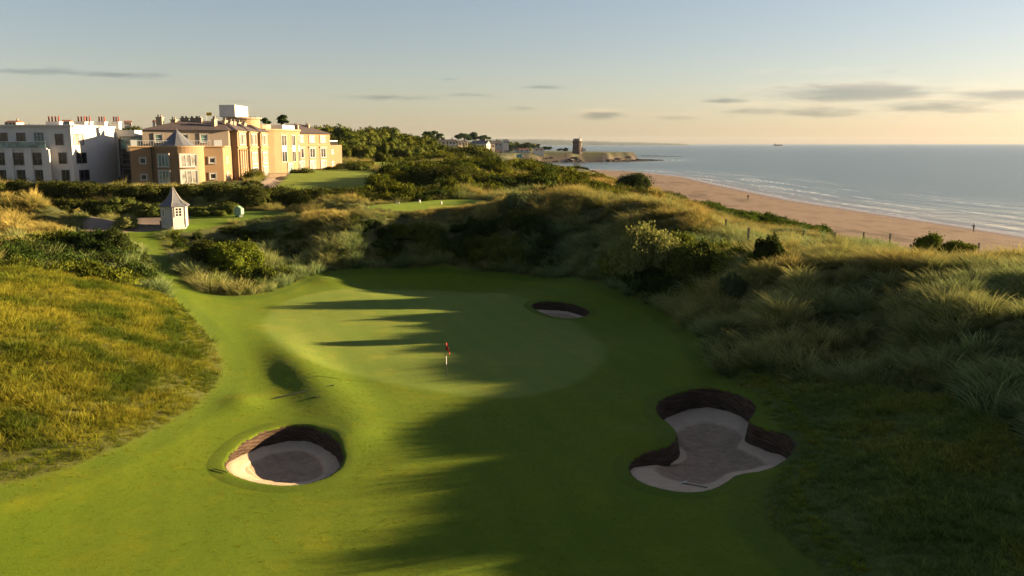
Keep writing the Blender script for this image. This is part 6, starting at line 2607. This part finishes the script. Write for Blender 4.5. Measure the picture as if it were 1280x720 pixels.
rock_band("dark rocks fringing the point under the round tower", [(22, 893), (60, 914), (112, 936), (152, 994), (168, 1050)], 5, 1.7, 6)
rock_band("low dark reef running out to sea beyond the tower", [P(740, 195.2, 0)[:2], P(790, 195.0, 0)[:2], P(820, 195.2, 0)[:2]], 6, 1.5, 9, n=160)
rock_band("small outlying reef to the right of the main reef", [P(828, 195.6, 0)[:2], P(850, 195.6, 0)[:2]], 7, 1.1, 5, n=50)
# far headland across the bay


def headland(label, u0, u1, y, prof, seed, thick):
    V_, F_ = [], []
    NXh, NYh = 160, 9
    for j in range(NYh):
        for i in range(NXh):
            t = i / (NXh - 1)
            u = u0 + (u1 - u0) * t
            hgt = float(np.interp(t, [p[0] for p in prof], [p[1] for p in prof]))
            s = math.sin(math.pi * min(1, j / (NYh - 1))) ** 0.5
            yy = y + (j / (NYh - 1)) * thick
            x = (u - 640) / FPX * yy * CP
            top = hgt * s * (1 + 0.16 * (fbm(i * 0.35, j * 0.6, 1.5, 3, seed) - 0.5)) + (5.0 * (fbm(i * 0.9, j * .3, 1.0, 2, seed + 3) - .4) if 0 < j < NYh - 1 and hgt > 12 else 0)
            V_.append((x, yy, max(float(top), 0) - (2 if j in (0, NYh - 1) else 0)))
    idx_ = np.arange(NXh * NYh).reshape(NYh, NXh)
    F_ = np.stack([idx_[:-1, :-1], idx_[:-1, 1:], idx_[1:, 1:], idx_[1:, :-1]], -1).reshape(-1, 4)
    o = mesh_np('headland', np.array(V_), F_, simple_mat("headland_cover", (0.060, 0.070, 0.050), 0.95, 0.4, 0.01), smooth=False)
    tag(o, kind='structure')
    return o


headland("", 540, 866, 12000, [(0, 80), (0.2, 84), (0.35, 86), (0.45, 84), (0.52, 76), (0.6, 62), (0.75, 46), (0.9, 32), (0.97, 22), (1.0, 3)], 3, 1500)
# ship on the horizon
sx0 = (973 - 640) / FPX * 9000 * CP
shp = empty('distant_ship', (sx0, 9000, 0), label="tiny grey ship on the horizon above the sea", cat='ship')
m = MB()
m.prism([(-50, -8), (45, -8), (58, 0), (45, 8), (-50, 8)], -2, 9)
m.build('hull', simple_mat("ship_grey", (0.12, 0.12, 0.13), 0.7, 0.1, 0.05), shp)
m = MB()
m.box((-36, 0, 15), (14, 12, 12))
m.box((5, 0, 12), (60, 12, 6))
m.build('superstructure', simple_mat("ship_pale", (0.3, 0.3, 0.3), 0.7, 0.1, 0.05), shp)
# houses among the trees on the left skyline
for i, (u, vb, y, wp, k, lb) in enumerate(((22, 157, 560, 14, 1, "red-roofed house among the trees at the far left skyline"), (88, 156, 600, 9, 0, "white house among trees between the first two red chimney stacks"),
                                          (163, 157, 640, 8, 1, "small house among trees left of the hotel roof"), (200, 156, 640, 9, 2, "grey house on the skyline behind the glazed link"))):
    house(lb, u, vb, y, wp, 6, 9, M_HOUSE[k], M_TILE, 0.2 * i, 3, group="houses on the left skyline")

# ------------------------------------------------------------------ the sea air
hm, hnt = new_mat("sea_air")
ht_ = NT(hnt)
hout = ht_.n("ShaderNodeOutputMaterial")
hv = ht_.n("ShaderNodeVolumePrincipled")
hv.inputs["Color"].default_value = (0.60, 0.72, 0.88, 1)
hv.inputs["Density"].default_value = 0.000016
hv.inputs["Anisotropy"].default_value = 0.0
ht_.l(hv.outputs[0], hout.inputs["Volume"])
m = MB()
m.box((1000, 6900, 55), (17000, 14600, 120))
hz_o = m.build('haze', hm)
hz_o['kind'] = 'stuff'
